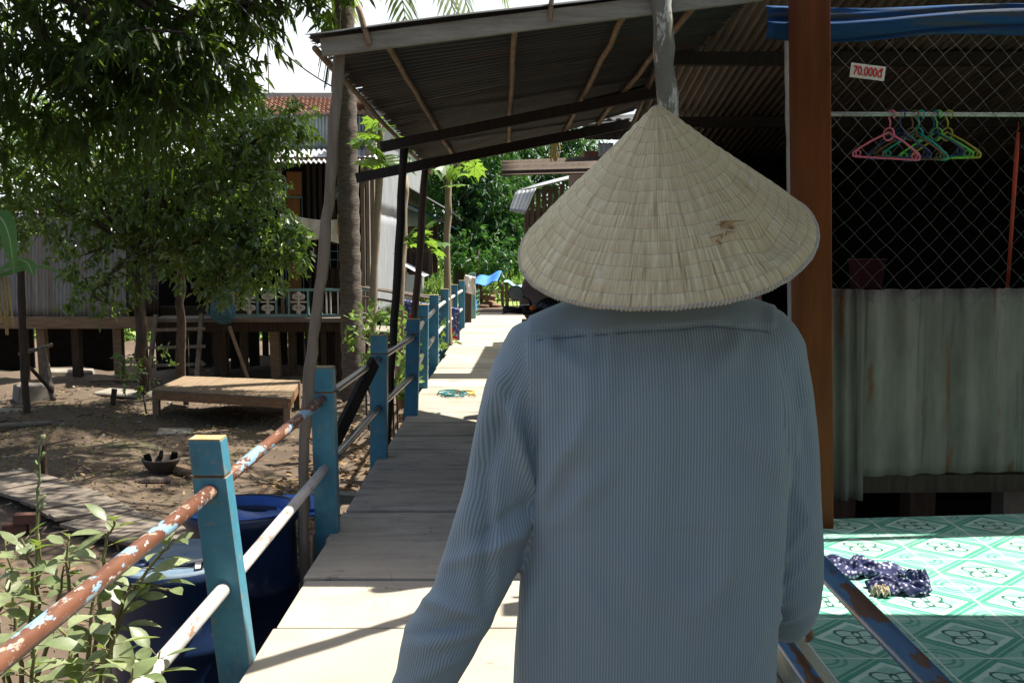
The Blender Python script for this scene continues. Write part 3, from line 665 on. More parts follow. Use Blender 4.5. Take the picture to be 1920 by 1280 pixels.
for x, w in stilts:
    q = P(x, 650, YH); hw = w/2/F*YH; mb = MB(); dx = random.uniform(-.03,.03)
    mb.bar((q.x+dx, YH+.1+random.uniform(0,.08), -1.05), (q.x, YH+.1, .15), 2*hw, .16, (0,1,0)); obj('stilt', mb, m_tan if x in (74,219,512) else m_dark2, hs)
for x in (300, 318, 362, 388, 440, 475, 528, 560, 622):
    q = P(x, 650, 20.4); mb = MB(); mb.b2((q.x-.09,20.4,-1.05), (q.x+.09,20.55,.15)); obj('stilt', mb, m_dark, hs)
slab('shade_boards', 70, 612, 214, 722, 20.2, .05, m_black, hs)  # black sheets standing in for the shade under the house
slab('shade_boards', -220, 612, 66, 722, 20.0, .05, m_black, hs)
mb = MB()
for k in range(9):
    x = 596+k*11.5; a, b = P(x, 606, YH+.35), P(x+10.5, 722, YH+.35); mb.b2((a.x,YH+.35,-1), (b.x,YH+.38,a.z))
obj('slat_wall', mb, m_dark2, hs)
mb = MB()
for k in range(26):
    x = 292+k*16.5+random.uniform(-2,2); w_ = random.choice((10,13,14,15.5,16)); a, b = P(x, 604, 22.0), P(x+w_, 722, 22.0); mb.b2((a.x,22,-1.05), (b.x,22.04,.2))
obj('shade_slats', mb, m_dark, hs)  # slats added to darken the view beneath the house
# house front wall with openings
YW = 20.0
mb = MB(); a = P(470, 322, YW)
for k in range(22):
    x0, x1 = 462+k*11.2, 462+k*11.2+10.9
    if 534 < x0+5 < 570: continue
    top, bot = 300, 592
    if 602 < x0+5 < 646:
        mb.pr(x0, top, x1, 458, YW, .03); mb.pr(x0, 502, x1, bot, YW, .03)
    elif x0+5 < 532: mb.pr(x0, top, x1, 322, YW, .03)
    else: mb.pr(x0, top, x1, bot, YW, .03)
obj('plank_wall', mb, m_dark2, hs)
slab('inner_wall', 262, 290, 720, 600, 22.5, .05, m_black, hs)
dr = slab('door', 537, 372, 566, 592, YW+.02, .03, m_orange, hs)
slab('door_panel', 537, 322, 566, 368, YW+.02, .03, m_orange, hs)
mb = MB(); mb.pr(533.5, 368, 537, 592, YW-.02, .05); mb.pr(566, 368, 569.5, 592, YW-.02, .05); mb.pr(537, 368, 566, 371.5, YW-.02, .05); obj('door_frame', mb, m_teal, hs)
wn = slab('window', 606, 458, 646, 502, YW+.05, .01, m_black, hs)
mb = MB()
for x in (604, 619, 633, 646): mb.pr(x-1, 458, x+1, 502, YW, .02)
for y in (471, 487): mb.pr(604, y-1, 646, y+1, YW-.012, .01)
obj('window_bars', mb, m_teal, wn)
slab('signboard', 482, 352, 512, 378, YW-.05, .02, m_teal, hs)
sg = slab('signboard', 612, 350, 672, 374, YW-.05, .02, m_teal, hs)
q = P(633, 361, YW-.07); text('uil', 'lettering', .26, m_clothw, sg, q, (R(90),0,0), .003, .35, 1.1)
for x in (526, 690): slab('porch_post', x-5, 306, x+5, 592, YH-.05, .12, m_wood, hs)
mb = MB(); mb.bar(P(508, 300, 18.3), P(704, 300, 18.3), .08, .10); obj('porch_plate', mb, m_dark2, hs)
corrp('porch_roof', 330, 279, 712, 305, 17.9, 40, .022, m_whiteroof, hs, 20.1, 0, 4)
corrp('gable_sheet', 440, 212, 712, 281, 20.15, 44, .012, M('blue_grey_zinc', (.40,.46,.48), (.30,.35,.37), 3, (3,3,.5), rough=.55, metal=.1), hs)
# tiled roof: rows of curved tiles
mb = MB(); e0, e1 = P(474, 214, 20.0), P(760, 214, 20.0); r0, r1 = P(482, 186, 22.0), P(760, 186, 22.0)
rows = 7
for i in range(rows):
    for j in range(34):
        u0, u1, v0, v1 = j/34, (j+1)/34, i/rows, (i+1.25)/rows
        def tp(u, v, up): 
            p = e0*(1-u)*(1-v)+e1*u*(1-v)+r1*u*v+r0*(1-u)*v; return p+Vector((0,-up*.4,up))
        um = (u0+u1)/2; jt = random.uniform(-.012,.012)
        mb.add([tp(u0,v0,.05+jt),tp(um,v0,.09+jt),tp(u1,v0,.05+jt),tp(u1,v1,.0+jt),tp(um,v1,.03+jt),tp(u0,v1,.0+jt),tp(u0,v0,-.01),tp(um,v0,.01),tp(u1,v0,-.01)],
               [(0,1,4,5),(1,2,3,4),(6,7,1,0),(7,8,2,1)])
rf = obj('tiled_roof', mb, m_tile, hs)
mb = MB(); mb.bar(P(484, 183, 22.05), P(760, 183, 22.05), .3, .16); mb.bar(P(476, 212, 19.95), P(487, 180, 22.1), .16, .12); obj('ridge', mb, M('mortar', (.40,.42,.42), (.28,.30,.30), 6), rf)
# porch railing with fretwork panels
pr_ = obj('porch_railing', (lambda m: (m.pr(385, 541, 702, 546, YH-.22, .05), m.pr(385, 589, 702, 593, YH-.22, .05), [m.pr(x-2, 546, x+2, 590, YH-.22, .05) for x in (388,482,517,541,577,602,655)], m)[-1])(MB()), m_teal, hs)
def fret(x0, x1):
    mb = MB(); xm = (x0+x1)/2; Y = YH-.21
    def c(px, py): return P(px, py, Y)
    for sx in (-1, 1):
        for yc, sy in ((556,-1), (577,1), (556,1), (577,-1)):
            pts = [c(xm+sx*(3+8*math.sin(t)), yc+sy*(-2+6*(1-math.cos(t))*.55)) for t in [i*.45 for i in range(9)]]
            mb.tube(pts, .014, 5)
    mb.bar(c(xm, 549), c(xm, 588), .035, .03, (0,1,0)); mb.bar(c(x0, 566), c(x1, 566), .03, .025, (0,0,1))
    for y in (551, 585): mb.ball(c(xm, y), (.045,.02,.045), 5)
    obj('fretwork', mb, m_white, pr_)
fret(489, 515); fret(545, 575); fret(392, 420); fret(424, 452); fret(455, 480)
mb = MB()
for x in (610, 618, 632, 646): mb.pr(x, 547, x+3, 588, YH-.21, .03)
obj('baluster', mb, m_white, pr_)
# ladder
ld = thing('ladder', 'rough wooden ladder leaning on the porch of the stilt house', 'ladder', P(325, 705, 17.6))
for a, b in (((279,708),(292,590)), ((369,706),(378,588))): mb = MB(); mb.bar(P(*a, 17.7), P(*b, 18.05), .07, .07, (0,1,0)); obj('side_rail', mb, m_wood, ld)
for y in (617, 650, 683): mb = MB(); mb.bar(P(274, y+2, 17.8), P(384, y-1, 17.8), .06, .05); obj('rung', mb, m_wood, ld)
# laundry on a line, net bundle
mb = MB(); l0, l1 = P(470, 392, 18.2), P(700, 398, 18.2)
lp = [l0.lerp(l1, i/14)+Vector((0,0,-.18*math.sin(math.pi*i/14))) for i in range(15)]; mb.tube(lp, .006, 5)
tag(obj('clothes_line', mb, m_wire), 'sagging clothes line across the porch of the stilt house', 'line')
def sheet(x0, x1, ytop, ybot, Y, name, mat, label, cat, seed=0, amp=.03):
    mb = MB(); r2 = random.Random(seed); ph = r2.uniform(0,6)
    def fn(u, v):
        x = x0+(x1-x0)*u; p = P(x, ytop(u)*(1-v)+ybot(u)*v, Y); return p+Vector((0, amp*math.sin(u*14+ph)*(.3+v)+amp*.5*math.sin(u*31+v*2), 0))
    mb.grid(fn, 40, 14); return tag(obj(name, mb, mat, None, True, solid=.004), label, cat)
sheet(524, 641, lambda u: 397+14*math.sin(u*2.2)+u*2, lambda u: 446+u*10+3*math.sin(u*7), 18.15, 'bed_sheet', m_clothw, 'off white sheet drying on the porch clothes line', 'sheet', 3)
sheet(632, 642, lambda u: 402+u, lambda u: 440-u*3, 18.05, 'ochre_towel', M('ochre_cloth', (.5,.32,.06), (.4,.25,.05), 10), 'strip of ochre cloth beside the drying white sheet', 'towel', 4, .01)
nb = MB(); random.seed(8); c = P(416, 573, 18.0); r2 = np.random.default_rng(4)
def nf(u, v):
    a = 2*math.pi*u; t = math.pi*v; rr_ = 1+.12*math.sin(3*a+4*v)+.10*math.sin(9*a-7*v)+.06*math.sin(21*a+13*v)
    w = .25*(.55+.6*v-.25*v*v)
    return c+Vector((w*math.sin(t)**.7*rr_*math.cos(a)+.09*(v-.5), .18*math.sin(t)*rr_*math.sin(a), .34*math.cos(t)))
nb.grid(nf, 44, 26); o = obj('net_bundle', nb, M('blue_netting', (.10,.24,.30), (.05,.12,.16), 9, (1,1,2.5), rough=.9, bump=.9, bd=.03), None, True); tag(o, 'bundled blue fishing net hung from the porch edge', 'net')
mb = MB(); mb.bar(P(430, 612, 17.9), P(466, 712, 17.7), .05, .05, (0,1,0)); tag(obj('leaning_pole', mb, m_tan), 'thin brown pole leaning under the blue net bundle', 'pole')
# ================================================================== SECOND HOUSE, SIDE LIT BY THE SUN
mh = thing('zinc_house', 'tall zinc sided house beside the walkway with sunlit corrugated side', 'house', (-3.6,24,-.5))
XW = -2.6
def side(name, Y0, Y1, z0, z1, waves, mat, dx=0, amp=.02):
    mb = MB(); mb.corr((XW+dx,Y0,z0), (XW+dx,Y1,z0), (XW+dx,Y1,z1), (XW+dx,Y0,z1), waves, amp, 8, 0, rag=.01, dent=.004); return obj(name, mb, mat, mh, True, solid=.003)
side('wall_sheet', 19.0, 22.6, .1, 2.25, 26, m_zincbright); side('wall_sheet', 18.95, 22.7, 2.18, 4.2, 27, m_zincbright, .02)
side('wall_sheet', 22.5, 29.8, .1, 2.6, 52, m_zincbright, -.03); side('wall_sheet', 22.6, 30.0, 2.5, 4.6, 54, m_zincbright, -.02)
mb = MB(); mb.b2((-7.5,18.98,0), (-2.66,19.05,.4)); obj('front_sill', mb, m_dark2, mh)
mb = MB(); mb.b2((XW-.14,18.82,-1), (XW+.02,18.94,4.3)); obj('corner_post', mb, m_wood, mh)
mb = MB(); mb.b2((XW-.22,18.7,-1), (XW-.15,18.78,3.0)); obj('door_jamb', mb, m_wood, mh)
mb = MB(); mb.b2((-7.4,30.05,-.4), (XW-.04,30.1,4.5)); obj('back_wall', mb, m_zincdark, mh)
mb = MB(); mb.corr((-3.15,18.6,4.45), (-3.15,30.3,4.75), (XW+.35,30.3,4.55), (XW+.35,18.6,4.25), 60, .015, 6); obj('roof', mb, m_zincbright, mh, True, solid=.003)
mb = MB(); mb.corr((XW-.02,24.2,3.05), (XW-.02,29.6,3.05), (-1.45,29.4,2.30), (-1.42,24.2,2.36), 24, .02, 6, rag=.03); obj('awning', mb, m_zincdark, mh, True, solid=.003)
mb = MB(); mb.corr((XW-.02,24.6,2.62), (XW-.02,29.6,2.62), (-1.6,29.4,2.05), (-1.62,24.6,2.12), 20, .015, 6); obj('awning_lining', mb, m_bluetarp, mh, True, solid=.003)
for Y in (24.4, 27, 29.4):
    mb = MB(); mb.bar((XW,Y,1.9), (-1.5,Y,2.28), .05, .05); obj('awning_strut', mb, m_dark2, mh)
for Y0, Y1 in ((24.9,25.7), (26.6,27.4)):
    mb = MB(); mb.b2((XW-.02,Y0,.9), (XW+.03,Y1,2.0)); obj('window', mb, m_black, mh)
    mb = MB(); mb.b2((XW+.02,Y0-.02,.85), (XW+.62,Y0+.03,2.05)); s_ = obj('shutter', mb, m_dark2, mh, bevel=.008)
    mb = MB(); mb.b2((XW+.12,Y0-.035,1.5), (XW+.52,Y0-.022,1.95)); mb.b2((XW+.12,Y0-.035,.95), (XW+.52,Y0-.022,1.4)); obj('shutter_panel', mb, m_dark, s_)
mb = MB(); mb.corr((XW+.02,23.2,1.15), (XW+.02,24.6,1.15), (XW+.55,24.6,.85), (XW+.55,23.2,.85), 6, .015, 3); obj('sill_roof', mb, m_whiteroof, mh, True, solid=.003)
# gangway from the walkway to the houses
gw = thing('gangway', 'plank gangway with pole rails running from the walkway to the houses', 'gangway', (-1.9,17.2,-.9))
mb = MB()
for k in range(11): mb.box((-1.85+.0*k,16.5+.17*k,.10-.006*k), (1.75,.16,.04), (0,R(3),0))
obj('planks', mb, m_lightwood, gw)
for z0, z1, Y in ((.90,.62,16.4),(.74,.48,16.4),(.46,.22,16.4),(.80,.55,18.3)):
    pole('rail', [(-2.68,Y,z0), (-1.0,Y,z1)], .022, m_wood, gw, .006, 7)
for x in (-2.68, -1.9, -1.02):
    mb = MB(); mb.b2((x-.04,16.36,-1), (x+.04,16.44,.95-.17*(x+2.68))); obj('post', mb, m_wood, gw)
mb = MB(); mb.b2((-2.75,16.32,-.16), (-.98,16.42,.0)); obj('joist', mb, m_dark2, gw)
n = N('patterned_blanket'); v = n.coord('Object'); vo = n.n('TexVoronoi'); vo.inputs['Scale'].default_value = 4.5; n.l(v, vo.inputs['Vector'])
v2 = n.n('TexVoronoi'); v2.inputs['Scale'].default_value = 26; n.l(v, v2.inputs['Vector'])
col = n.ramp(v2.outputs['Distance'], [(.25, (.40,.40,.50)), (.45, (.06,.08,.22))]); col = n.mix(n.ramp(vo.outputs['Distance'], [(.22, 1.), (.28, 0.)]), col, (.60,.03,.04))
sx = n.n('SeparateXYZ'); n.l(v, sx.inputs[0]); m_blk = n.done(col, .95, 0, .1)
bl = thing('blanket', 'red and blue patterned blanket hung over the gangway rail', 'blanket', (-1.75,16.3,.5))
mb = MB()
def bf(u, v):
    x = -1.78+.92*u; zt = .80-.165*(x+2.68)
    if v < .15: return Vector((x, 16.40+.05*(1-v/.15), zt+.02-.05*(1-v/.15)))
    return Vector((x, 16.36-.03*math.sin(u*12+v*3)*v-.02, zt+.02-(v-.15)*.95))
mb.grid(bf, 30, 20); obj('cloth', mb, m_blk, bl, True, solid=.006)
# walkway end: brown posts, towel, hurdle
eg = thing('gate_post', 'two brown timber posts ending the blue railing', 'post', (-.9,20.6,-.05))
for x, Y, zt in ((-.89,20.3,.95),(-.84,21.4,.98)):
    mb = MB(); mb.b2((x-.07,Y-.06,-.3), (x+.06,Y+.06,zt)); obj('timber', mb, m_dark2 if x < -.86 else m_teal, eg)
mb = MB()
def tf(u, v): 
    a = (v-.35)*1.9; x = -.89+.20*u-.06; 
    return Vector((x+.02*math.sin(v*9), 20.2-.10*math.sin(u*7)*.3, .97-abs(v-.3)**1.2*.55-u*.05))
mb.grid(tf, 12, 20); tag(obj('towel', mb, m_clothw, None, True, solid=.008), 'white towel draped over the brown post at the railing end', 'towel')
# ================================================================== FAR END: STALL, SHED, BACK HOUSE
stl = thing('stall', 'flimsy stick stall with blue tarpaulin awning at the end of the walkway', 'stall', (-.9,27,-.06))
Ys = 27.0
mb = MB(); t0, t1, t2, t3 = P(885,536,26.4), P(932,529,26.4), P(941,509,28.2), P(893,520,28.2)
def sf(u, v): return t0*(1-u)*(1-v)+t1*u*(1-v)+t2*u*v+t3*(1-u)*v+Vector((0,0,.04*math.sin(u*9)-.10*math.sin(math.pi*u)*math.sin(math.pi*v)))
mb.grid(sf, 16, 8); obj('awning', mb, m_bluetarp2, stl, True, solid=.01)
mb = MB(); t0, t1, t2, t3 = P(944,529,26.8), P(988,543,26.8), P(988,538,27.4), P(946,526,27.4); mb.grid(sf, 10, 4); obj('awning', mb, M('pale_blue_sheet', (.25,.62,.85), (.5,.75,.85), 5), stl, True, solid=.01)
for x, y0 in ((893,535),(901,535),(942,530),(950,530),(985,545)): pole('post', [P(x,y0,Ys), P(x+1,590,Ys)], .045, m_tan, stl, .01, 6)
for y in (547, 562): pole('crossbar', [P(888,y,Ys), P(990,y+1,Ys)], .022, m_bam, stl, .01, 6)
for x in range(905, 985, 7): pole('stick', [P(x,548,Ys+.05), P(x+random.uniform(-2,2),588,Ys+.05)], .013, m_bam, stl, .01, 5)
for i, (x, y, r, lab) in enumerate(((908,556,.11,'small round basket, upper left on the stall'),(917,570,.20,'wide brown basket in the middle of the stall'),(929,574,.17,'round basket at the right of the stall shelf'),(921,557,.14,'tan basket on top of the wide brown one'),(906,575,.18,'dark basket low at the left of the stall'))):
    mb = MB(); mb.lathe([(0,-r*.5),(r*.7,-r*.5),(r,r*.2),(r*.95,r*.25),(r*.4,r*.45),(0,r*.5)], P(x, y, 26.8-.1*i), 18)
    tag(obj('basket', mb, M('basket_%d' % i, (.34-.04*i,.20-.02*i,.10), (.2,.12,.06), 16), None, True), lab, 'basket', 'baskets on the far stall')
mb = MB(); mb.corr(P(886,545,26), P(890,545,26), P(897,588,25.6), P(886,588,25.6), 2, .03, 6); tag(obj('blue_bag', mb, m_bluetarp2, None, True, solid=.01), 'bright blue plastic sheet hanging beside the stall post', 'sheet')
mb = MB()
for k in range(6): mb.tube([(-.86,21.3+.0*k,.05+.1*k), (-.74,22.6,.05+.1*k)], .01, 5)
for k in range(5): mb.tube([(-.86+.028*k,21.3+.3*k,.0), (-.86+.028*k,21.3+.3*k,.6)], .01, 5)
tag(obj('wire_hurdle', mb, M('green_wire', (.10,.25,.15), (.08,.2,.1), 9)), 'small green wire hurdle past the brown end post', 'hurdle')
sd_ = thing('slatted_shed', 'dark slatted shed with sagging zinc eave beyond the walkway', 'shed', (1.4,24,-.1))
mb = MB(); a, b, c, d = P(966,360,23.2), P(1010,345,26.5), P(1230,290,26.5), P(1230,296,23.2); mb.corr(a, b, c, d, 14, .02, 6, rag=.03); obj('roof', mb, m_zincbright, sd_, True, solid=.004)
mb = MB(); mb.corr(P(966,360,23.2), P(1006,352,23.1), P(984,402,22.9), P(954,396,23.0), 5, .008, 6, rag=.02); obj('eave_flap', mb, m_metalwall, sd_, True, solid=.004)
for x in list(range(987, 1060, 11))+[1075, 1100]:
    q = P(x, 470, 23.6); mb = MB(); mb.b2((q.x-.05,23.6,-.1), (q.x+.05,23.68,P(x,362-(x-966)*.2,23.6).z)); obj('slat', mb, m_dark2, sd_)
slab('boarding', 984, 395, 1200, 425, 24.2, .04, m_dark2, sd_); slab('boarding', 1010, 425, 1250, 600, 25.8, .04, m_black, sd_)
bh = thing('brick_house', 'narrow neighbour house of brick and zinc seen above the hat brim', 'house', (1.6,14,-.95))
mb = MB(); mb.b2((.93,13.0,-1), (2.6,13.1,2.75)); obj('brick_wall', mb, m_brick, bh)
mb = MB(); mb.b2((.93,13.11,-1), (1.0,16.5,2.75)); obj('brick_wall', mb, m_brick, bh)
corrp('gable_sheet', 1096, 222, 1300, 262, 12.95, 12, .015, m_zincdark, bh)
corrp('patch_sheet', 1122, 268, 1150, 300, 12.93, 3, .012, m_zincbright, bh)
mb = MB(); mb.corr(P(1088,236,12.4), P(1100,222,16), P(1400,200,16), P(1400,212,12.4), 20, .015, 4); obj('roof', mb, m_zincdark, bh, True, solid=.003)
mb = MB(); mb.corr(P(940,327,11.9), P(940,304,12.5), P(1130,296,12.5), P(1130,322,11.9), 2.6, .02, 6); obj('lean_to_edge', mb, m_dark2, bh, True, solid=.004)
mb = MB(); mb.bar(P(941,325,12.0), P(1130,320,12.0), .05, .06); obj('lean_to_batten', mb, m_dark2, bh)
mb = MB(); random.seed(31)
for k in range(14):
    x = 1034+random.uniform(0,16); mb.tube([P(x*.6+1042*.4, 262, 11.8), P(x, 280, 11.8), P(x+random.uniform(-3,3), 296+random.uniform(0,8), 11.8)], .008, 4)
tag(obj('straw_bundle', mb, lf_straw), 'dry yellow straw bundle hanging over the zinc lean-to edge', 'straw')
# overhead cable and aerial
mb = MB(); a, b = P(425,-20,10), P(640,172,10); mb.tube([a.lerp(b, i/10)+Vector((0,0,-.12*math.sin(math.pi*i/10))) for i in range(11)], .008, 6)
tag(obj('cable', mb, m_rubber, None, True), 'dark overhead cable slanting across the sky to the canopy pole', 'cable')
mb = MB(); mb.tube([P(504,182,22), P(501,40,22)], .012, 6); tag(obj('aerial', mb, m_wire), 'thin aerial mast standing on the tiled roof', 'aerial')
# ================================================================== YARD
random.seed(17)
bd = thing('day_bed', 'low wooden slatted day bed standing on the dirt yard', 'bed', (-4.1,14.6,-.93))
q = [G(285,734,-.57), G(545,750,-.57), G(563,716,-.57), G(345,708,-.57)]
mb = MB()
for k in range(9):
    u0, u1 = k/9+.0012, (k+1)/9-.0012
    p = [q[0].lerp(q[1],u0), q[0].lerp(q[1],u1), q[3].lerp(q[2],u1), q[3].lerp(q[2],u0)]; dz = Vector((0,0,.028+random.uniform(-.003,.003)))
    mb.add(p+[x+dz for x in p], [(0,3,2,1),(4,5,6,7),(0,1,5,4),(1,2,6,5),(2,3,7,6),(3,0,4,7)])
obj('bed_top', mb, wood('bed_boards', (.28,.20,.125), (.19,.135,.08), 1, 3), bd)
for a, b in ((0,1),(1,2),(2,3),(3,0)):
    mb = MB(); ce = (q[0]+q[2])/2; mb.bar(q[a].lerp(ce,.02)+Vector((0,0,-.06)), q[b].lerp(ce,.02)+Vector((0,0,-.06)), .035, .115); obj('apron', mb, wood('bed_rail', (.36,.19,.09), (.22,.115,.055), 0), bd)
for p in q: 
    p = p.lerp((q[0]+q[2])/2, .05); mb = MB(); mb.b2((p.x-.045,p.y-.045,-1.0), (p.x+.045,p.y+.045,-.575)); obj('leg', mb, m_tan, bd)
# stove and firewood
cst = G(303, 893, -.93); sv = thing('clay_stove', 'soot blackened clay stove on the dirt with bricks on its rim', 'stove', cst)
mb = MB(); mb.lathe([(0,0),(.12,0),(.12,.07),(.15,.10),(.195,.18),(.20,.20),(.175,.20),(.14,.13),(0,.10)], cst, 28); obj('bowl', mb, m_clay, sv, True)
for a in (.4, 1.9, 3.6): mb = MB(); mb.box(cst+Vector((.135*math.cos(a),.135*math.sin(a),.215)), (.08,.05,.09), (.15,.2,a), taper=.8); obj('pot_rest', mb, m_black, sv, bevel=.012)
def log(px, py, ln, yaw, r, name, label, cat, mat=m_bark, lift=0):
    c = G(px, py, -.93+lift)+Vector((0,0,r*.7)); d = Vector((math.cos(yaw), math.sin(yaw), 0))*ln/2; mb = MB()
    mb.tube([c-d, c-d*.3+Vector((0,0,.008)), c+d*.4+Vector((0,0,-.004)), c+d], [r*.8,r,r*1.05,r*.75], 9, jit=.08); return tag(obj(name, mb, mat, None), label, cat)
log(338, 885, .42, -.5, .05, 'firewood', 'split orange brown firewood stick poking from the stove', 'firewood', m_tan, .05)
log(288, 908, .34, .25, .045, 'firewood', 'dark charred log lying in front of the stove', 'firewood')
log(262, 912, .5, .1, .015, 'twig', 'thin dry twig beside the charred log', 'twig', m_tan)
log(30, 800, .9, .5, .035, 'branch', 'pale fallen branch at the left edge of the yard', 'branch', m_lightwood)
log(236, 715, 1.3, .05, .03, 'branch', 'thin pole lying on the ground near the house', 'branch', m_tan)
for px, py, s, yaw, lab in ((327,812,(.46,.36,.05),.2,'flat concrete slab lying in the yard before the day bed'),(130,660+42,(.9,.5,.10),.3,'grey stone block at the foot of the wooden rack'),(60,752,(.5,.4,.28),.7,'dark boulder beside the left rack post'),(232,738,(.9,.5,.05),-.2,'pale flat slab near the house stilts'),(20,772,(.8,.35,.04),.1,'grey board lying at the left edge of the yard'),(318,745,(.35,.2,.10),.4,'crumpled pale rubbish under the day bed')):
    mb = MB(); c = G(px, py, -.93); mb.box(c+Vector((0,0,s[2]/2-.01)), s, (.03,.04,yaw), taper=.92); tag(obj('stone', mb, m_stone, None, bevel=.02), lab, 'stone')
mb = MB(); c = G(211, 765, -.95); mb.bar(c, c+Vector((.04,0,.30)), .07, .05, (0,1,0)); tag(obj('stake', mb, m_dark2), 'short dark wooden stake standing in the yard', 'stake')
mb = MB(); c = G(82, 905, -.95); mb.bar(c, c+Vector((0,0,.40)), .06, .06, (0,1,0)); tag(obj('stake', mb, m_dark2), 'dark peg by the curved plank path', 'stake')
rk = thing('wooden_rack', 'crooked wooden rack frame standing at the left of the yard', 'rack', G(75, 745, -.95))
pole('post', [P(38,500,14.5), P(44,640,14.5), P(50,790,14.3)], .055, m_dark2, rk, .01); pole('post', [P(80,650,15.5), P(90,700,15.4), P(100,750,15.3)], .05, m_wood, rk, .008)
pole('crossbar', [P(36,664,15.0), P(98,646,15.4)], .032, m_wood, rk, .005); pole('brace', [P(98,735,15.2), P(58,690,14.9)], .03, m_dark2, rk, .005)
# curved plank path
pp = thing('plank_path', 'curved path of short planks laid across the yard', 'path', (-3.6,8.3,-.9))
pts = [G(-30,905,-.80), G(40,925,-.80), G(100,948,-.80), G(160,985,-.80), G(240,1010,-.82), G(340,1030,-.84), G(430,1040,-.86)]
mb = MB(); cur = []
for a, b in zip(pts[:-1], pts[1:]):
    for i in range(4): cur.append(a.lerp(b, i/4))
for i, p in enumerate(cur[:-1]):
    t = (cur[i+1]-p); yaw = math.atan2(t.y, t.x); mb.box(p+Vector((0,.25,random.uniform(-.006,.006))), (t.length*.93,.62,.03), (random.uniform(-.03,.03),random.uniform(-.02,.02),yaw+random.uniform(-.06,.06)))
obj('planks', mb, m_woodx, pp)
mb = MB(); mb.tube([p+Vector((0,-.0,-.06)) for p in cur], .035, 6); obj('bearer', mb, m_dark2, pp, True); mb = MB(); mb.tube([p+Vector((0,.5,-.06)) for p in cur], .035, 6); obj('bearer', mb, m_dark2, pp, True)
for i in range(0, len(cur), 4): mb = MB(); p = cur[i]; mb.b2((p.x-.04,p.y-.02,-1.1), (p.x+.04,p.y+.06,p.z-.02)); obj('leg', mb, m_dark2, pp)
br = thing('hollow_brick', 'stack of hollow clay bricks at the lower left', 'brick', G(30,1000,-.95))
for k, (dx, dz) in enumerate(((0,0),(.1,.09))):
    mb = MB(); mb.box(wl(br)+Vector((dx,0,.045+dz)), (.20,.10,.085), (0,0,.2)); obj('brick', mb, m_brick, br, bevel=.004)
# drums
def drum(px, Y, ztop, opened, label):
    x = pxx(px, Y); zb = -.97; h = ztop-zb; t = thing('drum', label, 'drum', (x,Y,zb), 'plastic drums beside the walkway')
    r = .285; prof = [(0,0),(r*.93,0),(r*.98,.02),(r*.98,h*.30),(r*1.02,h*.32),(r*1.02,h*.35),(r*.98,h*.37),(r,h*.63),(r*1.03,h*.65),(r*1.03,h*.68),(r*.985,h*.70),(r*.96,h*.93),(r*1.03,h*.95),(r*1.035,h*.985),(r*1.0,h)]
    if opened: prof += [(r*.95,h),(r*.93,h*.9),(r*.93,.03),(0,.03)]
    mb = MB(); mb.lathe(prof, (x,Y,zb), 48, 0)
    obj('shell', mb, m_drum, t, True)
    c = Vector((x,Y,ztop))
    if not opened:
        mb = MB(); mb.lathe([(r*1.0,-.006),(r*.99,.012),(r*.93,.012),(r*.90,-.012),(r*.5,-.008),(0,-.006)], c, 48); ld_ = obj('lid', mb, m_lid, t, True)
        for a, rr2 in ((.1,.6),(3.6,.55)): mb = MB(); p = c+Vector((r*rr2*math.cos(a), r*rr2*math.sin(a), -.008)); mb.lathe([(.045,0),(.045,.014),(.03,.018),(.028,.006),(0,.006)], p, 16); obj('bung', mb, m_drum, ld_, True)
        mb = MB(); mb.box(c+Vector((.11,-.03,.002)), (.09,.035,.004), (0,0,.5)); mb.box(c+Vector((.14,-.10,.002)), (.03,.09,.004), (0,0,.3)); obj('label_scrap', mb, m_white, ld_)
        mb = MB(); mb.box(c+Vector((.02,-.12,.001)), (.20,.008,.006), (0,0,.25)); mb.box(c+Vector((.16,-.12,.002)), (.008,.12,.006), (0,0,.25)); obj('crack', mb, m_black, ld_)
    else:
        mb = MB(); mb.lathe([(r*.955,h*.6),(r*.935,h*.6),(r*.94,h*.99),(r*.96,h*.995)], (x,Y,zb), 48); obj('lining', mb, m_drumin, t, True)
        mb = MB()
        def ff(u, v):
            a = 3.75+2.2*u; return c+Vector(((r*.99-.13*v+.02*math.sin(9*u))*math.cos(a), (r*.99-.13*v)*math.sin(a), .004+.02*v*math.sin(5*u)+.012*v))
        mb.grid(ff, 24, 6); obj('cut_flap', mb, m_drumin, t, True, solid=.004)
    return t
drum(312, 4.45, .085, False, 'closed blue plastic drum with dusty cracked lid')
drum(442, 5.05, .17, True, 'open topped blue plastic drum with its lid cut away')
mb = MB(); c = P(562, 948, 5.35); mb.box(c, (.24,.34,.012), (.05,.06,.2)); mb.box(c+Vector((.02,.03,.014)), (.16,.30,.01), (.05,.06,.5)); tag(obj('blue_offcut', mb, m_bluetarp2, None, bevel=.003), 'flat blue plastic offcut lying behind the open drum', 'sheet')
pole_t = pole('support_stick', [(-1.12,5.5,-.98), (-1.10,5.5,-.1)], .03, m_wood, None); tag(pole_t, 'short stick standing beside the open drum under the walkway edge', 'stick')
mb = MB(); mb.box((-1.15,6.4,-.12), (.5,.12,.06), (0,.1,.2)); tag(obj('scrap_board', mb, m_lightwood), 'pale scrap board stuck out from under the walkway edge', 'board')
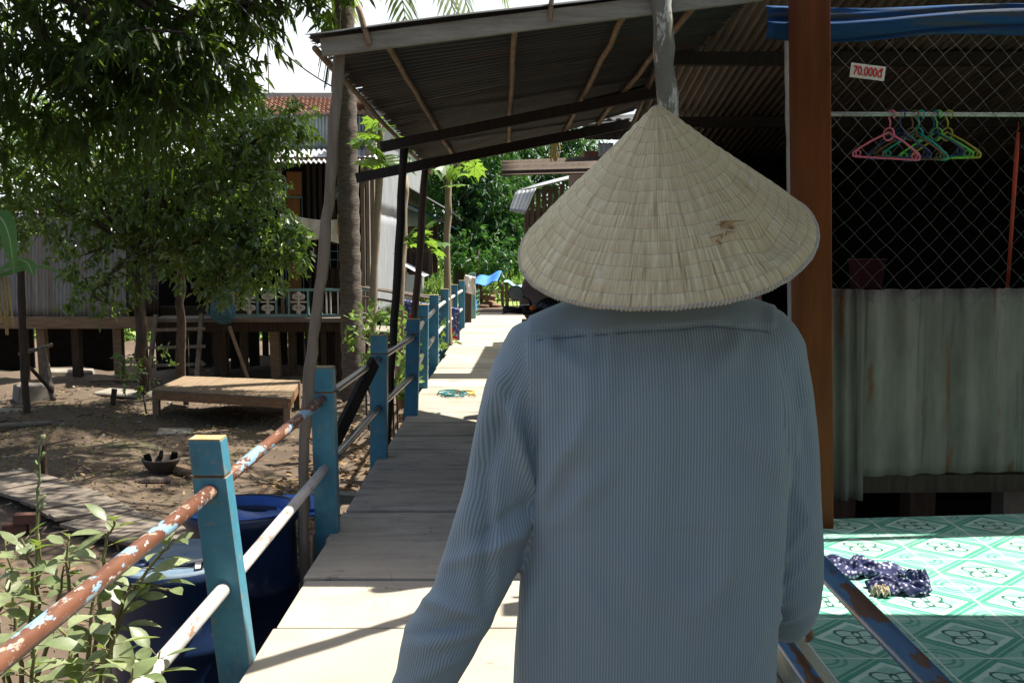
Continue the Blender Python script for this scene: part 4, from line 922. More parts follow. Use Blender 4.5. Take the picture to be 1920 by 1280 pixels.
# twine on the walkway
mb = MB(); c = G(850, 740, .0); random.seed(4); pts = []
for k in range(60):
    a = k*.55; rr3 = .06+.06*math.sin(k*.37); pts.append(c+Vector((rr3*1.2*math.cos(a)*(1+.3*math.sin(k)), rr3*2.2*math.sin(a)*.9, .012+.012*random.random())))
mb.tube(pts, .007, 5)
tw = thing('twine', 'tangled teal twine with a yellow end on the walkway slabs', 'twine', c); obj('coil', mb, m_rope, tw, True)
mb = MB(); mb.tube([c+Vector((.02,.1,.02)), c+Vector((.13,.18,.02)), c+Vector((.22,.1,.02)), c+Vector((.16,-.08,.02)), c+Vector((.24,-.2,.02))], .009, 5); obj('loose_end', mb, m_yel, tw, True)
# leaf litter on the yard: nobody could count it
def litter(name, n, mat, x0, x1, y0, y1, Ln, label):
    p = np.stack([rng.uniform(x0,x1,n), rng.uniform(y0,y1,n), np.zeros(n)], 1); p[:,2] = [gz(a, b)+.012 for a, b, _ in p]
    d = rng.normal(size=(n,3)); d[:,2] = rng.uniform(-.05,.25,n); v, f = leafarrays(p, d, Ln, Ln*.4, .0); return tag(npobj(name, v, f, mat), label, 'litter', kind='stuff')
litter('leaf_litter', 2600, m_litter, -9, -1.2, 5.0, 18, .06, 'dry brown leaves scattered over the dirt yard')
litter('leaf_litter', 900, m_litter, -2.6, -1.05, 6, 14, .12, 'thick dry leaf litter along the foot of the walkway')
litter('fallen_leaves', 3600, m_litterg, -9, -3.2, 9.5, 15.5, .045, 'yellow green fallen leaves under the yard trees')
mb = MB(); random.seed(19)
for k in range(130):
    x, y = random.uniform(-8,-1.2), random.uniform(5.5,17); s = random.uniform(.015,.06); mb.box((x,y,gz(x,y)+s*.2), (s*random.uniform(.8,2),s,s*.7), (random.random(),random.random(),random.random()*3), taper=.7)
tag(obj('pebbles', mb, m_stone), 'pebbles and clods strewn over the dirt yard', 'pebbles', kind='stuff')
mb = MB()
for k in range(200):
    x, y = (random.uniform(-8,-1.2), random.uniform(6,17)) if k < 130 else (random.uniform(-2.3,-1.0), random.uniform(6,13)); a = random.uniform(0,3.1); l = random.uniform(.1,.45); z = gz(x,y)+.015; d = Vector((math.cos(a),math.sin(a),random.uniform(-.05,.2)))*l/2; c = Vector((x,y,z))
    mb.tube([c-d, c+Vector((0,0,.01)), c+d], .007, 5)
tag(obj('dead_twigs', mb, m_bark), 'dead twigs scattered over the yard', 'twigs', kind='stuff')
random.seed(23)
for px, py, lab, mt in ((1265*0+372,858,'white scrap of paper by the day bed',m_clothw),(35,884,'white plastic scrap on the dirt at far left',m_clothw),(650,805,'pale rubbish scrap behind the second railing post',m_clothw)):
    c = G(px, py, -.92); mb = MB(); mb.grid(lambda u, v: c+Vector((.10*(u-.5), .08*(v-.5), .02+.015*math.sin(u*7+v*5))), 6, 6); tag(obj('scrap', mb, mt, None, True, solid=.003), lab, 'scrap')
# ================================================================== TREES AND PLANTS
random.seed(41); rng = np.random.default_rng(41)
def pc(px, py, Y): return tuple(P(px, py, Y))
# big dark tree above the yard
cl = []
for px, py, Y, r, n in ((60,40,12,1.1,150),(210,30,12.4,1.1,160),(350,40,11.8,1.0,150),(395,-30,12,.7,100),(120,150,12.2,1.0,120),(270,120,11.6,.9,130),(370,130,11.8,.55,70),(420,120,11.6,.33,30),(20,230,12.4,.9,90),(330,215,11.9,.6,50),(180,230,12.3,.8,70),(-120,120,12,1.3,120),(-200,300,12.5,1.2,80),(60,-220,13,1.5,150),(280,-220,13,1.3,170),(500,-260,12.5,1.0,110),(480,25,11.8,.28,26),(555,-6,11.8,.26,26),(612,-2,11.8,.2,14),(200,-420,14,1.6,130),(480,-380,14,1.5,120),(-80,-60,15,1.6,120),(200,-60,15.5,1.6,150),(420,-220,16,1.6,130)):
    cl.append((pc(px,py,Y), (r,r,r*.7), int(n*.62)))
for x in (-5.4,-4.2,-3,-1.8,-.6,.5):  # unseen leaf clusters added overhead to shade the yard
    for y in (8.6,9.8,11,12.2,13.4):
        if random.random() < .85: cl.append(((x+random.uniform(-.4,.4), y+random.uniform(-.4,.4), 5.6+.33*(y-9)+random.uniform(0,.5)), (.8,.8,.3), 40))
tree('shade_tree', 'large dark leafy shade tree overhanging the top left of the yard', 'tree', (-9.5,13.5,-.95), [(-9.2,13.2,1.2),(-8.2,12.9,3.4),(-6.6,12.6,5.0)], .26, cl, lf_mango, .19, .055, 10, .30, .35, droop=.3)
# smaller sunlit tree in front of the stilt house
cl = []
for px, py, Y, r, n in ((140,300,15.2,.8,110),(260,260,15,.9,130),(370,260,14.6,.8,140),(460,250,14.5,.6,110),(530,240,14.5,.38,50),(555,225,14.5,.20,18),(90,400,15,.8,80),(210,390,15,.8,110),(330,370,14.8,.9,140),(430,350,14.6,.75,130),(480,330,14.6,.35,40),(430,450,14.5,.6,110),(370,480,14.6,.6,90),(500,430,14.4,.45,70),(528,440,14.4,.30,40),(556,482,14.4,.2,18),(480,500,14.5,.45,50),(430,530,14.5,.35,34),(150,480,15,.5,22),(190,540,15,.4,22),(240,520,14.9,.35,16),(170,560,15,.3,12),(300,450,14.8,.6,60),(40,330,15.4,.9,90),(-60,360,15.4,1,80),(300,180,15,.7,70),(420,200,14.8,.5,60),(30,260,15.6,.9,90),(110,250,15.6,.8,80),(20,400,15.5,.6,50),(200,330,15.6,.8,70),(60,200,15.8,.9,70)):
    cl.append((pc(px,py,Y), (r,r,r*.75), n))
tree('yard_tree', 'bushy small leaved tree standing in the yard before the stilt house', 'tree', tuple(G(268,738,-.95)), [pc(265,640,15.2), pc(266,510,15.1), pc(270,470,15.1)], .10, cl, lf_small, .115, .056, 10, .24, .3, droop=.2)
t = thing('sapling', 'slim twin of the yard tree, stem rising beside the ladder', 'tree', tuple(G(342,735,-.95)))
mb = MB(); limbs(mb, [tuple(G(342,735,-.95)), pc(340,600,16), pc(335,480,15.8), pc(345,400,15.6)], .085, .04); limbs(mb, [pc(335,520,15.8), pc(372,440,15.6)], .05, .03); obj('trunk', mb, m_bark, t, True)
crown('crown', t, [(pc(355,430,15.6), (.5,.5,.4), 40), (pc(330,350,15.6), (.5,.5,.5), 40)], lf_small, .115, .042, 10, .24, .3)
# coconut palm
t = thing('coconut_palm', 'tall coconut palm with ringed trunk between the leaning pole and canopy', 'tree', (-2.42,15.5,-.95))
mb = MB(); pts = []; rs = []
for i in range(90):
    z = -1+8.2*i/89; y = 466-(z-1.5)*F/15.5; cx = 657-5*(z-1.5)/3.5+ (4 if z < .5 else 0)*(.5-z)/1.5
    pts.append(Vector((pxx(cx,15.5), 15.5, z))); rs.append((.165+.05*max(0,1-(z+1)/2.2)**1.5)*(1+.05*((i%3)-1)*(i%3 != 1)+random.uniform(-.012,.012)))
mb.tube(pts, rs, 20); obj('trunk', mb, m_palmbark, t, True)
top = pts[-1]
def frond(par, top, az, ln, rise, droop, nl=46, ll=.62, mat=lf_palm):
    d = Vector((math.cos(az), math.sin(az), 0)); ra = []
    for i in range(15):
        s = i/14; ra.append(top+d*ln*(s-.12*s*s)+Vector((0,0,rise*s-droop*s*s)))
    mb = MB(); mb.tube(ra, [.03*(1-.85*i/14) for i in range(15)], 6); side_ = d.cross(Vector((0,0,1)))
    for i in range(nl):
        s = .12+.88*i/nl; k = s*14; a = ra[int(k)].lerp(ra[min(14,int(k)+1)], k-int(k)); tan = (ra[min(14,int(k)+1)]-ra[int(k)]).normalized()
        for sg in (1, -1):
            l = ll*math.sin(math.pi*(.12+.80*s))**.6*random.uniform(.85,1.1); dr = (side_*sg*.75+tan*.55+Vector((0,0,-.25-random.random()*.25))).normalized(); w = .022
            up = dr.cross(tan).normalized(); wv = dr.cross(up).normalized()*w
            m1 = a+dr*l*.5+Vector((0,0,-.03)); e = a+dr*l+Vector((0,0,-.20*l-.05))
            mb.add([a-wv*.5, a+wv*.5, m1+wv, m1-wv, e], [(0,1,2,3),(3,2,4)])
    return obj('frond', mb, mat, par)
for az, ln, rise, dr in ((-1.02,2.6,.4,3.25),(-.75,2.9,.45,3.2),(-.12,2.9,.3,2.35),(-.9,3.6,.5,2.9),(-1.45,3.4,.5,2.7),(1.7,3.4,.9,2.4),(2.5,3.4,.9,2.5),(3.2,3.5,.6,2.8),(3.9,3.5,.5,3.0),(4.4,3.3,.4,2.9),(-.65,3.1,.1,3.1)): frond(t, top, az, ln, rise, dr)
# hanging dry strands by the palm trunk
mb = MB(); random.seed(5)
for k in range(34):
    x = random.uniform(596,636); y0 = random.uniform(10,60); mb.tube([P(640,random.uniform(-10,20),15.1), P((x+640)/2,y0,15.0), P(x,y0+random.uniform(60,130),15.0)], .006, 4)
obj('dry_strands', mb, m_bark, t)
# papaya: slender stems with lobed leaves
def papleaf(mb, c, az, tilt, s):
    Mx = Euler((tilt, 0, 0)).to_matrix(); Mz = Euler((0, 0, az)).to_matrix(); vs = []; fs = []
    def T(x, y): 
        p = Mz @ (Mx @ Vector((x*s, y*s, -.25*s*(x*x+y*y)))); return tuple(p+c)
    for k in range(7):
        a = (k-3)*.68; l = 1-.10*abs(k-3); ca, sa = math.sin(a), math.cos(a)
        def q(r, o): return T(ca*r+sa*o, sa*r-ca*o)
        b = len(vs); vs += [q(0,.0), q(.35*l,.10), q(.62*l,.24), q(.70*l,.10), q(l,.0), q(.70*l,-.10), q(.62*l,-.24), q(.35*l,-.10)]
        fs += [(b,b+1,b+7), (b+1,b+2,b+3), (b+1,b+3,b+5,b+7), (b+3,b+4,b+5), (b+5,b+6,b+7)]
    mb.add(vs, fs)
def papaya(label, base, pts, leaves, s, mat=lf_lime):
    t = thing('papaya_tree', label, 'tree', base); mb = MB(); limbs(mb, [base]+pts, .06, .045, 8, .02); obj('trunk', mb, M('pale_trunk_%d' % len(bpy.data.materials), (.33,.27,.18), (.22,.18,.12), 6, (2,2,.8)), t, True)
    for i, (px, py, Y) in enumerate(leaves):
        c = P(px, py, Y); top = min([Vector(p) for p in pts], key=lambda p: (p-c).length); mb = MB(); mb.tube([top, top.lerp(c,.5)+Vector((0,0,.06)), c], .008, 5); papleaf(mb, c, random.uniform(0,6.28), random.uniform(-.9,.9), s*random.uniform(.8,1.15)); obj('leaf', mb, mat, t)
papaya('pale stemmed papaya beside the dark canopy poles, leaves low and bright', tuple(G(752,760,-.6)), [pc(750,600,12), pc(757,450,12), pc(758,330,12)], [(790,438,11.6),(805,450,11.6),(820,470,11.5),(772,455,11.8),(800,425,11.7),(745,470,12.2),(830,455,11.4)], .17)
papaya('papaya tree with bright lobed leaves behind the canopy left edge', (-2.0,14.2,-.95), [pc(700,560,14.2), pc(712,330,14.2), pc(715,230,14.2)], [(690,250,14),(705,280,13.8),(720,240,14),(735,290,13.8),(745,262,14),(690,300,14.2),(715,310,14),(750,300,13.7),(765,285,14),(730,315,14.2),(680,270,14.3),(700,225,14.3),(735,235,14.5)], .30, lf_lime)
papaya('papaya tree with drooping leaves hanging below the canopy tie beam', (-.98,15.6,-.9), [pc(838,480,15.6), pc(842,330,15.6), pc(846,270,15.6)], [(850,318,15),(870,325,15),(835,312,15.2),(890,312,15.3),(860,345,15),(820,322,15.5),(880,300,15.6)], .30)
# background trees
def bgtree(label, px, Y, cpx, cl, r0=.2, base=None):
    b = base or (pxx(px,Y), Y, gz(pxx(px,Y),Y)-.05)
    tree('background_tree', label, 'tree', b, [pc(px+1,470,Y), pc(cpx,400,Y)], r0, [(pc(x,y,yy), (r,r,r*.8), n) for x, y, yy, r, n in cl], lf_far, .24, .085, 11, .45, .35, 'trees beyond the walkway', droop=.3)
bgtree('dense broadleaf tree with two dark stems left of the stall', 862, 33, 880, [(850,300,33,1.4,110),(900,270,33,1.3,110),(880,350,32.5,1.4,150),(840,400,33,.9,70),(905,420,32.5,1.1,120),(870,440,33,.9,80),(930,360,33,1.2,110),(950,440,32.5,.8,80),(915,470,32.5,.7,60),(960,480,32.5,.5,30),(835,470,33,.6,30),(825,330,33.5,.9,60)], .24)
bgtree('taller broadleaf tree behind, reaching right under the canopy', 900, 38, 960, [(960,300,38,1.6,110),(1010,280,38,1.6,130),(1060,270,38.5,1.3,110),(1090,290,38,1.0,70),(1000,360,38,1.6,120),(1050,350,38,1.4,100),(940,260,38,1.4,90),(970,420,37.5,1.2,90),(1010,430,38,1.0,60)], .2)
bgtree('open crowned tree half hidden behind the zinc house', 800, 44, 800, [(790,330,44,1.8,70),(830,300,44,1.8,80),(760,280,44,2,70),(820,420,43,1.4,60),(840,470,43,1.2,50),(720,250,45,2,80),(690,300,45,1.8,60)], .2)
t = thing('slim_tree', 'slim stemmed young tree standing just behind the stall', 'tree', (pxx(894,30),30,-.06)); mb = MB(); limbs(mb, [(pxx(894,30),30,-.1), pc(893,520,30), pc(897,470,30)], .09, .05); obj('trunk', mb, m_bark, t, True)
crown('crown', t, [(pc(900,470,30), (.9,.8,.6), 60), (pc(920,495,30), (.6,.5,.3), 30)], lf_far, .22, .09, 9, .35, .3)
# tall dark tree masses beyond the houses
def mass(label, cl, mat=lf_far, base=None, Ln=.32):
    c0 = cl[0]; tree('background_tree', label, 'tree', base or (c0[0][0], c0[0][1], -.3), [tuple(Vector(c0[0])-Vector((0,0,1)))], .22, cl, mat, Ln, Ln*.36, 8, .5, .3, 'trees beyond the walkway')
# hedge seen under and behind the stilt house
hd = []
for px in range(-150, 720, 40):
    hd.append((pc(px, 650+random.uniform(-10,20), 27), (1.0,.9,1.0), 70))
p, d = spray(hd, 8, .3, .1); v, f = leafarrays(p, d, .20, .10, .1); tag(npobj('hedge', v, f, lf_hedge), 'sunlit green thicket seen beneath and behind the stilt house', 'hedge', kind='stuff')
# meadow growth beyond the walkway end
n_ = 9000; p = np.stack([rng.uniform(-9,7,n_), rng.uniform(28,60,n_), np.zeros(n_)-.06], 1); d = rng.normal(size=(n_,3))*.5; d[:,2] = 1
v, f = leafarrays(p, d, .45, .05, .25); tag(npobj('tall_grass', v, f, lf_hedge), 'tall sunlit grass in the meadow beyond the walkway', 'grass', kind='stuff')
hd = []
for k in range(26): hd.append(((random.uniform(-14,16), random.uniform(48,62), .5), (1.6,1.2,.9), 40))
p, d = spray(hd, 7, .5, .1); v, f = leafarrays(p, d, .4, .15, .1); tag(npobj('scrub', v, f, lf_hedge), 'far green scrub at the back of the meadow', 'scrub', kind='stuff')
random.seed(77)
def bush(label, spots, mat, Ln, Wd, name='bush'):
    c0 = spots[0][0]; t = thing(name, label, 'plant', (c0[0], c0[1], gz(c0[0], c0[1]))); mb = MB()
    for c, r, n in spots: limbs(mb, [(c0[0],c0[1],gz(c0[0],c0[1])-.03), c], .018, .006, 5)
    obj('stem', mb, m_bark, t, True); crown('foliage', t, spots, mat, Ln, Wd, 6, .16, .1); return t
bush('leafy green bush behind the railing, left of the walkway', [(pc(740,640,10.5),(.25,.3,.45),26),(pc(735,690,10),(.25,.3,.3),24)], lf_hedge, .10, .05)
bush('small yellow green bush by the foot of the palm', [(pc(690,640,13),(.2,.2,.5),22)], lf_hedge, .12, .06)
bush('low weeds at the walkway foot past the fifth railing post', [(pc(800,640,14),(.3,.8,.25),30),(pc(825,640,16),(.2,.8,.2),16)], lf_hedge, .10, .045, 'weeds')
bush('scrubby weeds around the base of the yard tree', [(pc(272,690,15),(.4,.3,.4),26)], lf_small, .10, .04, 'weeds')
# banana plant at the left edge
t = thing('banana_plant', 'banana plant with one broad sunlit leaf at the left edge', 'plant', tuple(G(-30,800,-.95)))
b = G(-30,800,-.95); mb = MB(); limbs(mb, [tuple(b), pc(-25,640,11.5), pc(-15,520,11.5)], .11, .06, 10, .01); obj('stem', mb, M('banana_stem', (.30,.30,.13), (.2,.15,.08), 5, (2,2,.5)), t, True)
def banleaf(pts, w, twist, name='leaf'):
    pts = [Vector(p) for p in pts]; mb = MB(); k = 24; cur = []
    for i in range(k+1):
        s = i/k*(len(pts)-1); j = min(int(s), len(pts)-2); q = s-j
        p0 = pts[max(j-1,0)]; p1 = pts[j]; p2 = pts[j+1]; p3 = pts[min(j+2,len(pts)-1)]
        cur.append(.5*((2*p1)+(p2-p0)*q+(2*p0-5*p1+4*p2-p3)*q*q+(3*p1-p0-3*p2+p3)*q**3))
    def fn(u, v):
        i = min(int(u*k), k-1); c = cur[int(round(u*k))]; tn = (cur[i+1]-cur[i]).normalized(); sd2 = tn.cross(Vector(twist)).normalized(); up = sd2.cross(tn)
        ww = w*(min(1,(u+.03)/.22)**.6)*max(.02,1-max(0,u-.35)/.65)**.75; x = (v-.5)*2
        return c+sd2*ww*x-up*ww*.35*abs(x)**1.5+up*.016*math.sin(u*75)*abs(x)
    mb.grid(fn, k, 10); return obj(name, mb, lf_ban, t, True)
banleaf([pc(-30,540,11.5), pc(-28,440,11.4), pc(-5,405,11.2), pc(16,440,11.1), pc(26,512,11.05)], .17, (.3,-.8,.5))
banleaf([pc(-20,520,11.5), pc(20,488,11.3), pc(50,492,11.2), pc(62,516,11.1)], .14, (0,-.5,1))
banleaf([pc(-20,520,11.6), pc(40,500,11.8), pc(80,498,12), pc(118,512,12)], .07, (0,-.5,1))
banleaf([pc(-20,520,11.5), pc(-60,440,11.6), pc(-120,420,11.8), pc(-180,470,12)], .2, (0,-.5,1))
for k in range(10):
    mb = MB(); x = -20+k*4+random.uniform(-4,4); mb.tube([pc(x-4,520,11.4), pc(x,560,11.3), pc(x+random.uniform(-5,8),600+random.uniform(0,30),11.3)], .012, 5); obj('dry_sheath', mb, lf_straw, t)
# ---- pale leaved shrubs at the lower left
def bigleaf(vs, fs, p, d, n, Ln, Wd):
    d = d.normalized(); s = d.cross(n).normalized(); n = s.cross(d); b = len(vs); prof = [(0,.02),(.12,.50),(.32,.95),(.52,1.0),(.72,.78),(.88,.38),(1,.0)]; bend = random.uniform(.05,.45); fold = random.uniform(.05,.35); wv = random.uniform(-.06,.06)
    for t_, w in prof:
        c = p+d*Ln*t_-n*Ln*bend*t_*t_+s*wv*Ln*math.sin(t_*5)
        vs += [tuple(c+s*Wd*w*.5+n*fold*Wd*w*.5), tuple(c), tuple(c-s*Wd*w*.5+n*fold*Wd*w*.5)]
    for i in range(len(prof)-1):
        o = b+i*3; fs += [(o,o+1,o+4,o+3),(o+1,o+2,o+5,o+4)]
def shrub(label, stems, nl, Ln):
    r = Vector(stems[0][0]); t = thing('shrub', label, 'plant', tuple(r)); mb = MB(); vs = []; fs = []; mt = MB()
    for st in stems:
        pts = [Vector(p) for p in st]; limbs(mb, pts, .009, .003, 6, .012)
        tot = len(pts)-1
        for k in range(nl):
            s = .28+.72*(k/nl)**.9; q = s*tot; j = min(int(q), tot-1); p = pts[j].lerp(pts[j+1], q-j); ax = (pts[j+1]-pts[j]).normalized()
            a = k*2.4+random.uniform(-.5,.5); sdv = Vector((math.cos(a), math.sin(a), 0)); d = sdv+ax*random.uniform(.15,.8)+Vector((0,0,random.uniform(-.35,.35)))
            pe = p+d.normalized()*Ln*.22; mb.tube([p, pe], .002, 4); bigleaf(vs, fs, pe, d, Vector((random.uniform(-.4,.4),random.uniform(-.4,.4),1)), Ln*random.uniform(.55,1.15)*(1.05-.35*s), Ln*.46*random.uniform(.8,1.1)*(1.05-.35*s))
    obj('stem', mb, M('green_stem_%d' % len(bpy.data.materials), (.20,.20,.08), (.15,.12,.05), 9, bump=.1), t, True)
    mt.add(vs, fs); obj('foliage', mt, lf_shrub, t, True)
def st(*pp): return [pc(*p) for p in pp]
shrub('tall pale leaved shrub with a long bare flower spike', [st((60,1290,3.4),(75,1130,3.4),(72,1000,3.35)), st((40,1290,3.5),(25,1120,3.5),(10,1010,3.5)), st((65,1250,3.4),(60,1080,3.3),(40,1010,3.25)), st((60,1290,3.3),(110,1150,3.3),(120,1060,3.2)), st((20,1290,3.3),(-5,1150,3.2),(20,1090,3.1))], 12, .14)
shrub('broad shrub tangled under the rusty rail, reaching over the drum lid', [st((150,1320,3.2),(190,1160,3.2),(200,1010,3.25),(215,975,3.25)), st((160,1320,3.2),(235,1120,3.2),(300,1040,3.2),(325,1010,3.2)), st((150,1320,3.2),(130,1110,3.2),(130,1000,3.2)), st((170,1310,3.15),(230,1150,3.2),(262,1090,3.15),(320,1105,3.1)), st((150,1320,3.2),(170,1180,3.1),(180,1080,3.1))], 11, .125)
shrub('low shrub of large pale leaves at the bottom edge', [st((180,1420,2.8),(150,1260,2.8),(100,1170,2.8)), st((190,1420,2.8),(190,1260,2.75),(215,1190,2.7)), st((190,1420,2.8),(100,1300,2.8),(20,1240,2.8)), st((190,1420,2.8),(250,1290,2.8),(300,1220,2.8)), st((190,1420,2.8),(130,1330,2.7),(170,1250,2.6)), st((190,1420,2.8),(20,1330,2.75),(-30,1150,2.7)), st((190,1420,2.8),(60,1290,2.7),(60,1180,2.6)), st((190,1420,2.8),(230,1330,2.7),(250,1250,2.6))], 10, .145)
sp = thing('flower_spike', 'thin upright green stalk with small buds rising at the left', 'plant', pc(72,1100,3.36)); mb = MB(); pts = [Vector(pc(72,1100,3.36)), Vector(pc(70,960,3.36)), Vector(pc(74,880,3.36)), Vector(pc(78,815,3.36))]; limbs(mb, [tuple(p) for p in pts], .006, .0025, 6, .004)
for q in range(9): c = pts[1].lerp(pts[3], q/9); mb.tube([c, c+Vector((random.uniform(-.03,.03),0,.03))], [.003,.006], 5)
obj('stalk', mb, lf_shrub, sp, True)
# ================================================================== MOTORBIKE AHEAD
YB = 7.0; xb = pxx(1040, YB); mbk = thing('motorbike', 'black motorbike standing on the walkway beyond the hat wearer', 'motorbike', (xb,YB,0))
def bp(x, y, z): return Vector((xb+x, YB+y, z))
for y in (.62, -.60):
    w_ = MB(); ring = [bp(0, y+.235*math.cos(a), .285+.235*math.sin(a)) for a in [2*math.pi*i/28 for i in range(29)]]; w_.tube(ring, .045, 10, cap=False); wo = obj('wheel', w_, m_rubber, mbk, True)
    w_ = MB(); 
    w_.tube([bp(0, y+.19*math.cos(a), .285+.19*math.sin(a)) for a in [2*math.pi*i/28 for i in range(29)]], .015, 6, cap=False)
    for i in range(10): a = 2*math.pi*i/10; w_.tube([bp(0,y,.285), bp(0,y+.18*math.cos(a),.285+.18*math.sin(a))], .004, 4)
    w_.tube([bp(-.07,y,.285), bp(.07,y,.285)], .035, 10); obj('rim', w_, m_chrome, wo, True)
def loft(mb, secs, n=16):
    vs = []
    for c, rx, rz_ in secs:
        for j in range(n): a = 2*math.pi*j/n; vs.append(Vector(c)+Vector((rx*math.cos(a), 0, rz_*math.sin(a))))
    k = len(secs); fs = [(i*n+j, i*n+(j+1)%n, (i+1)*n+(j+1)%n, (i+1)*n+j) for i in range(k-1) for j in range(n)]+[tuple(range(n-1,-1,-1)), tuple((k-1)*n+j for j in range(n))]
    mb.add(vs, fs)
m_ = MB(); loft(m_, [(bp(0,-.85,.70),.05,.05),(bp(0,-.6,.68),.11,.10),(bp(0,-.2,.60),.12,.14),(bp(0,.1,.50),.09,.12),(bp(0,.3,.62),.10,.14)]); obj('body', m_, m_plas, mbk, True)
m_ = MB(); loft(m_, [(bp(0,-.78,.80),.06,.02),(bp(0,-.5,.80),.12,.045),(bp(0,-.1,.77),.12,.045),(bp(0,.12,.74),.07,.03)]); obj('seat', m_, m_rubber, mbk, True)
m_ = MB(); loft(m_, [(bp(0,.22,.62),.20,.30),(bp(0,.34,.70),.17,.32),(bp(0,.42,.78),.10,.22)]); obj('leg_shield', m_, m_plas, mbk, True)
m_ = MB(); loft(m_, [(bp(0,.16,1.06),.06,.05),(bp(0,.22,1.07),.13,.085),(bp(0,.34,1.06),.12,.09),(bp(0,.42,1.03),.07,.06)]); obj('headlamp_cowl', m_, m_plas, mbk, True)
for sx in (-1, 1):
    m_ = MB(); m_.tube([bp(sx*.08,.24,1.04), bp(sx*.22,.22,1.05), bp(sx*.35,.12,1.065)], [.02,.018,.017], 8); m_.tube([bp(sx*.24,.20,1.052), bp(sx*.355,.115,1.066)], .024, 12); hb = obj('handlebar', m_, m_rubber, mbk, True)
    m_ = MB(); m_.box(bp(sx*.20,.20,1.06), (.09,.07,.07), (0,0,-sx*.5)); obj('switch_housing', m_, m_plas, hb, bevel=.012)
    m_ = MB(); m_.tube([bp(sx*.22,.26,1.05), bp(sx*.35,.18,1.04), bp(sx*.37,.16,1.035)], .008, 6); obj('lever', m_, m_chrome, hb, True)
    m_ = MB(); m_.ball(bp(sx*.155,.15,1.075), (.022,.02,.018), 6); obj('indicator', m_, m_orangelens, mbk, True)
    mi = MB(); c = P(967,549,7.15) if sx < 0 else bp(.30,.15,1.20); mi.ball(c, (.058,.018,.055), 9); mi.tube([c+Vector((-sx*.05,0,-.02)), c+Vector((-sx*.10,.01,-.055)), bp(sx*.16,.2,1.08)], [.007,.007,.009], 7); mr = obj('mirror', mi, m_plas, mbk, True)
    mi = MB(); mi.lathe([(0,0),(.05,0),(.053,.003)], c+Vector((0,-.0185,0)), 20, 0, Matrix.Rotation(R(90), 3, 'X')); obj('mirror_glass', mi, M('mirror_glass_%d' % sx, (.30,.33,.33), (.2,.24,.22), 9, rough=.1, metal=.9, bump=0), mr)
m_ = MB(); m_.tube([bp(0,.62,.285), bp(0,.5,.6), bp(0,.3,1.0)], .035, 8); obj('fork', m_, m_chrome, mbk, True)
m_ = MB(); m_.tube([bp(.13,.0,.3), bp(.14,-.4,.27), bp(.15,-.85,.33)], [.03,.035,.045], 10); obj('exhaust', m_, m_chrome, mbk, True)
m_ = MB(); m_.tube([bp(-.05,-.1,.4), bp(-.18,-.15,.0)], .014, 6); obj('kickstand', m_, m_rubber, mbk, True)
c = P(1020,548,9.0); m_ = MB()
def sk(u, v): a = 2*math.pi*u; t = math.pi*v; q = 1+.08*math.sin(5*a+6*v)+.06*math.sin(11*a+9*v); return c+Vector((.21*q*math.sin(t)**.6*math.cos(a), .16*q*math.sin(t)**.6*math.sin(a), .24*math.cos(t)-.04))
m_.grid(sk, 30, 18); tag(obj('sack', m_, M('brown_sacking', (.20,.14,.12), (.10,.07,.065), 14, bump=.6), None, True), 'lumpy brown sack on a crate in front of the shed', 'sack')
m_ = MB(); m_.b2((c.x-.2,8.8,0), (c.x+.2,9.2,c.z-.25)); tag(obj('crate', m_, m_wood, None, bevel=.01), 'wooden crate on the walkway carrying the brown sack', 'crate')
# ================================================================== PERSON SEEN FROM BEHIND
random.seed(55); YP = 1.40
def bx(px, py, Y=YP): return P(px, py, Y)
pe = thing('person', 'person in a blue pinstriped shirt seen from behind under a conical hat', 'person', (.2,1.44,0))
LA = [bx(1016,690,1.44), bx(982,740,1.44), bx(960,830,1.43), bx(938,930,1.42), bx(903,1050,1.40), bx(868,1130,1.385), bx(822,1205,1.38), bx(795,1280,1.38), Vector((-.150,1.375,.83)), Vector((-.160,1.36,.79))]
LR = [.062,.058,.053,.054,.055,.050,.055,.043,.042,.04]
RA = [bx(1428,655,1.44), bx(1450,740,1.45), bx(1464,830,1.46), bx(1474,930,1.46), bx(1482,1030,1.455), bx(1482,1085,1.46), bx(1478,1118,1.51), bx(1474,1145,1.57), bx(1474,1160,1.61)]
RR = [.062,.058,.053,.050,.049,.049,.050,.047,.040]
def sup(c, rx, ry, z, n=44, e=2.5):
    out = []
    for j in range(n):
        a = 2*math.pi*j/n; ca, sa = math.cos(a), math.sin(a)
        out.append(Vector((c[0]+rx*abs(ca)**(2/e)*(1 if ca > 0 else -1), c[1]+ry*abs(sa)**(2/e)*(1 if sa > 0 else -1), z)))
    return out
def loft_rings(mb, rings):
    n = len(rings[0]); vs = [p for r_ in rings for p in r_]; k = len(rings)
    mb.add(vs, [(i*n+j, i*n+(j+1)%n, (i+1)*n+(j+1)%n, (i+1)*n+j) for i in range(k-1) for j in range(n)]+[tuple(range(n-1,-1,-1)), tuple((k-1)*n+j for j in range(n))])
TZ = [(.68,.196,1.445,.200,.125),(.80,.196,1.445,.197,.125),(.90,.197,1.445,.193,.122),(1.03,.203,1.44,.190,.120),(1.142,.212,1.44,.185,.120),(1.253,.214,1.44,.184,.117),(1.31,.213,1.442,.184,.112),(1.345,.213,1.447,.180,.104),(1.372,.213,1.455,.168,.094)]
mb = MB(); rings = [sup((cx,cy), rx, ry, z) for z, cx, cy, rx, ry in TZ]
def tiltz(rg, k): return [Vector((p.x, p.y, p.z+k*(p.x-.213))) for p in rg]
rings = [tiltz(r_, .10*max(0, (r_[0].z-1.2)/.2)) for r_ in rings]
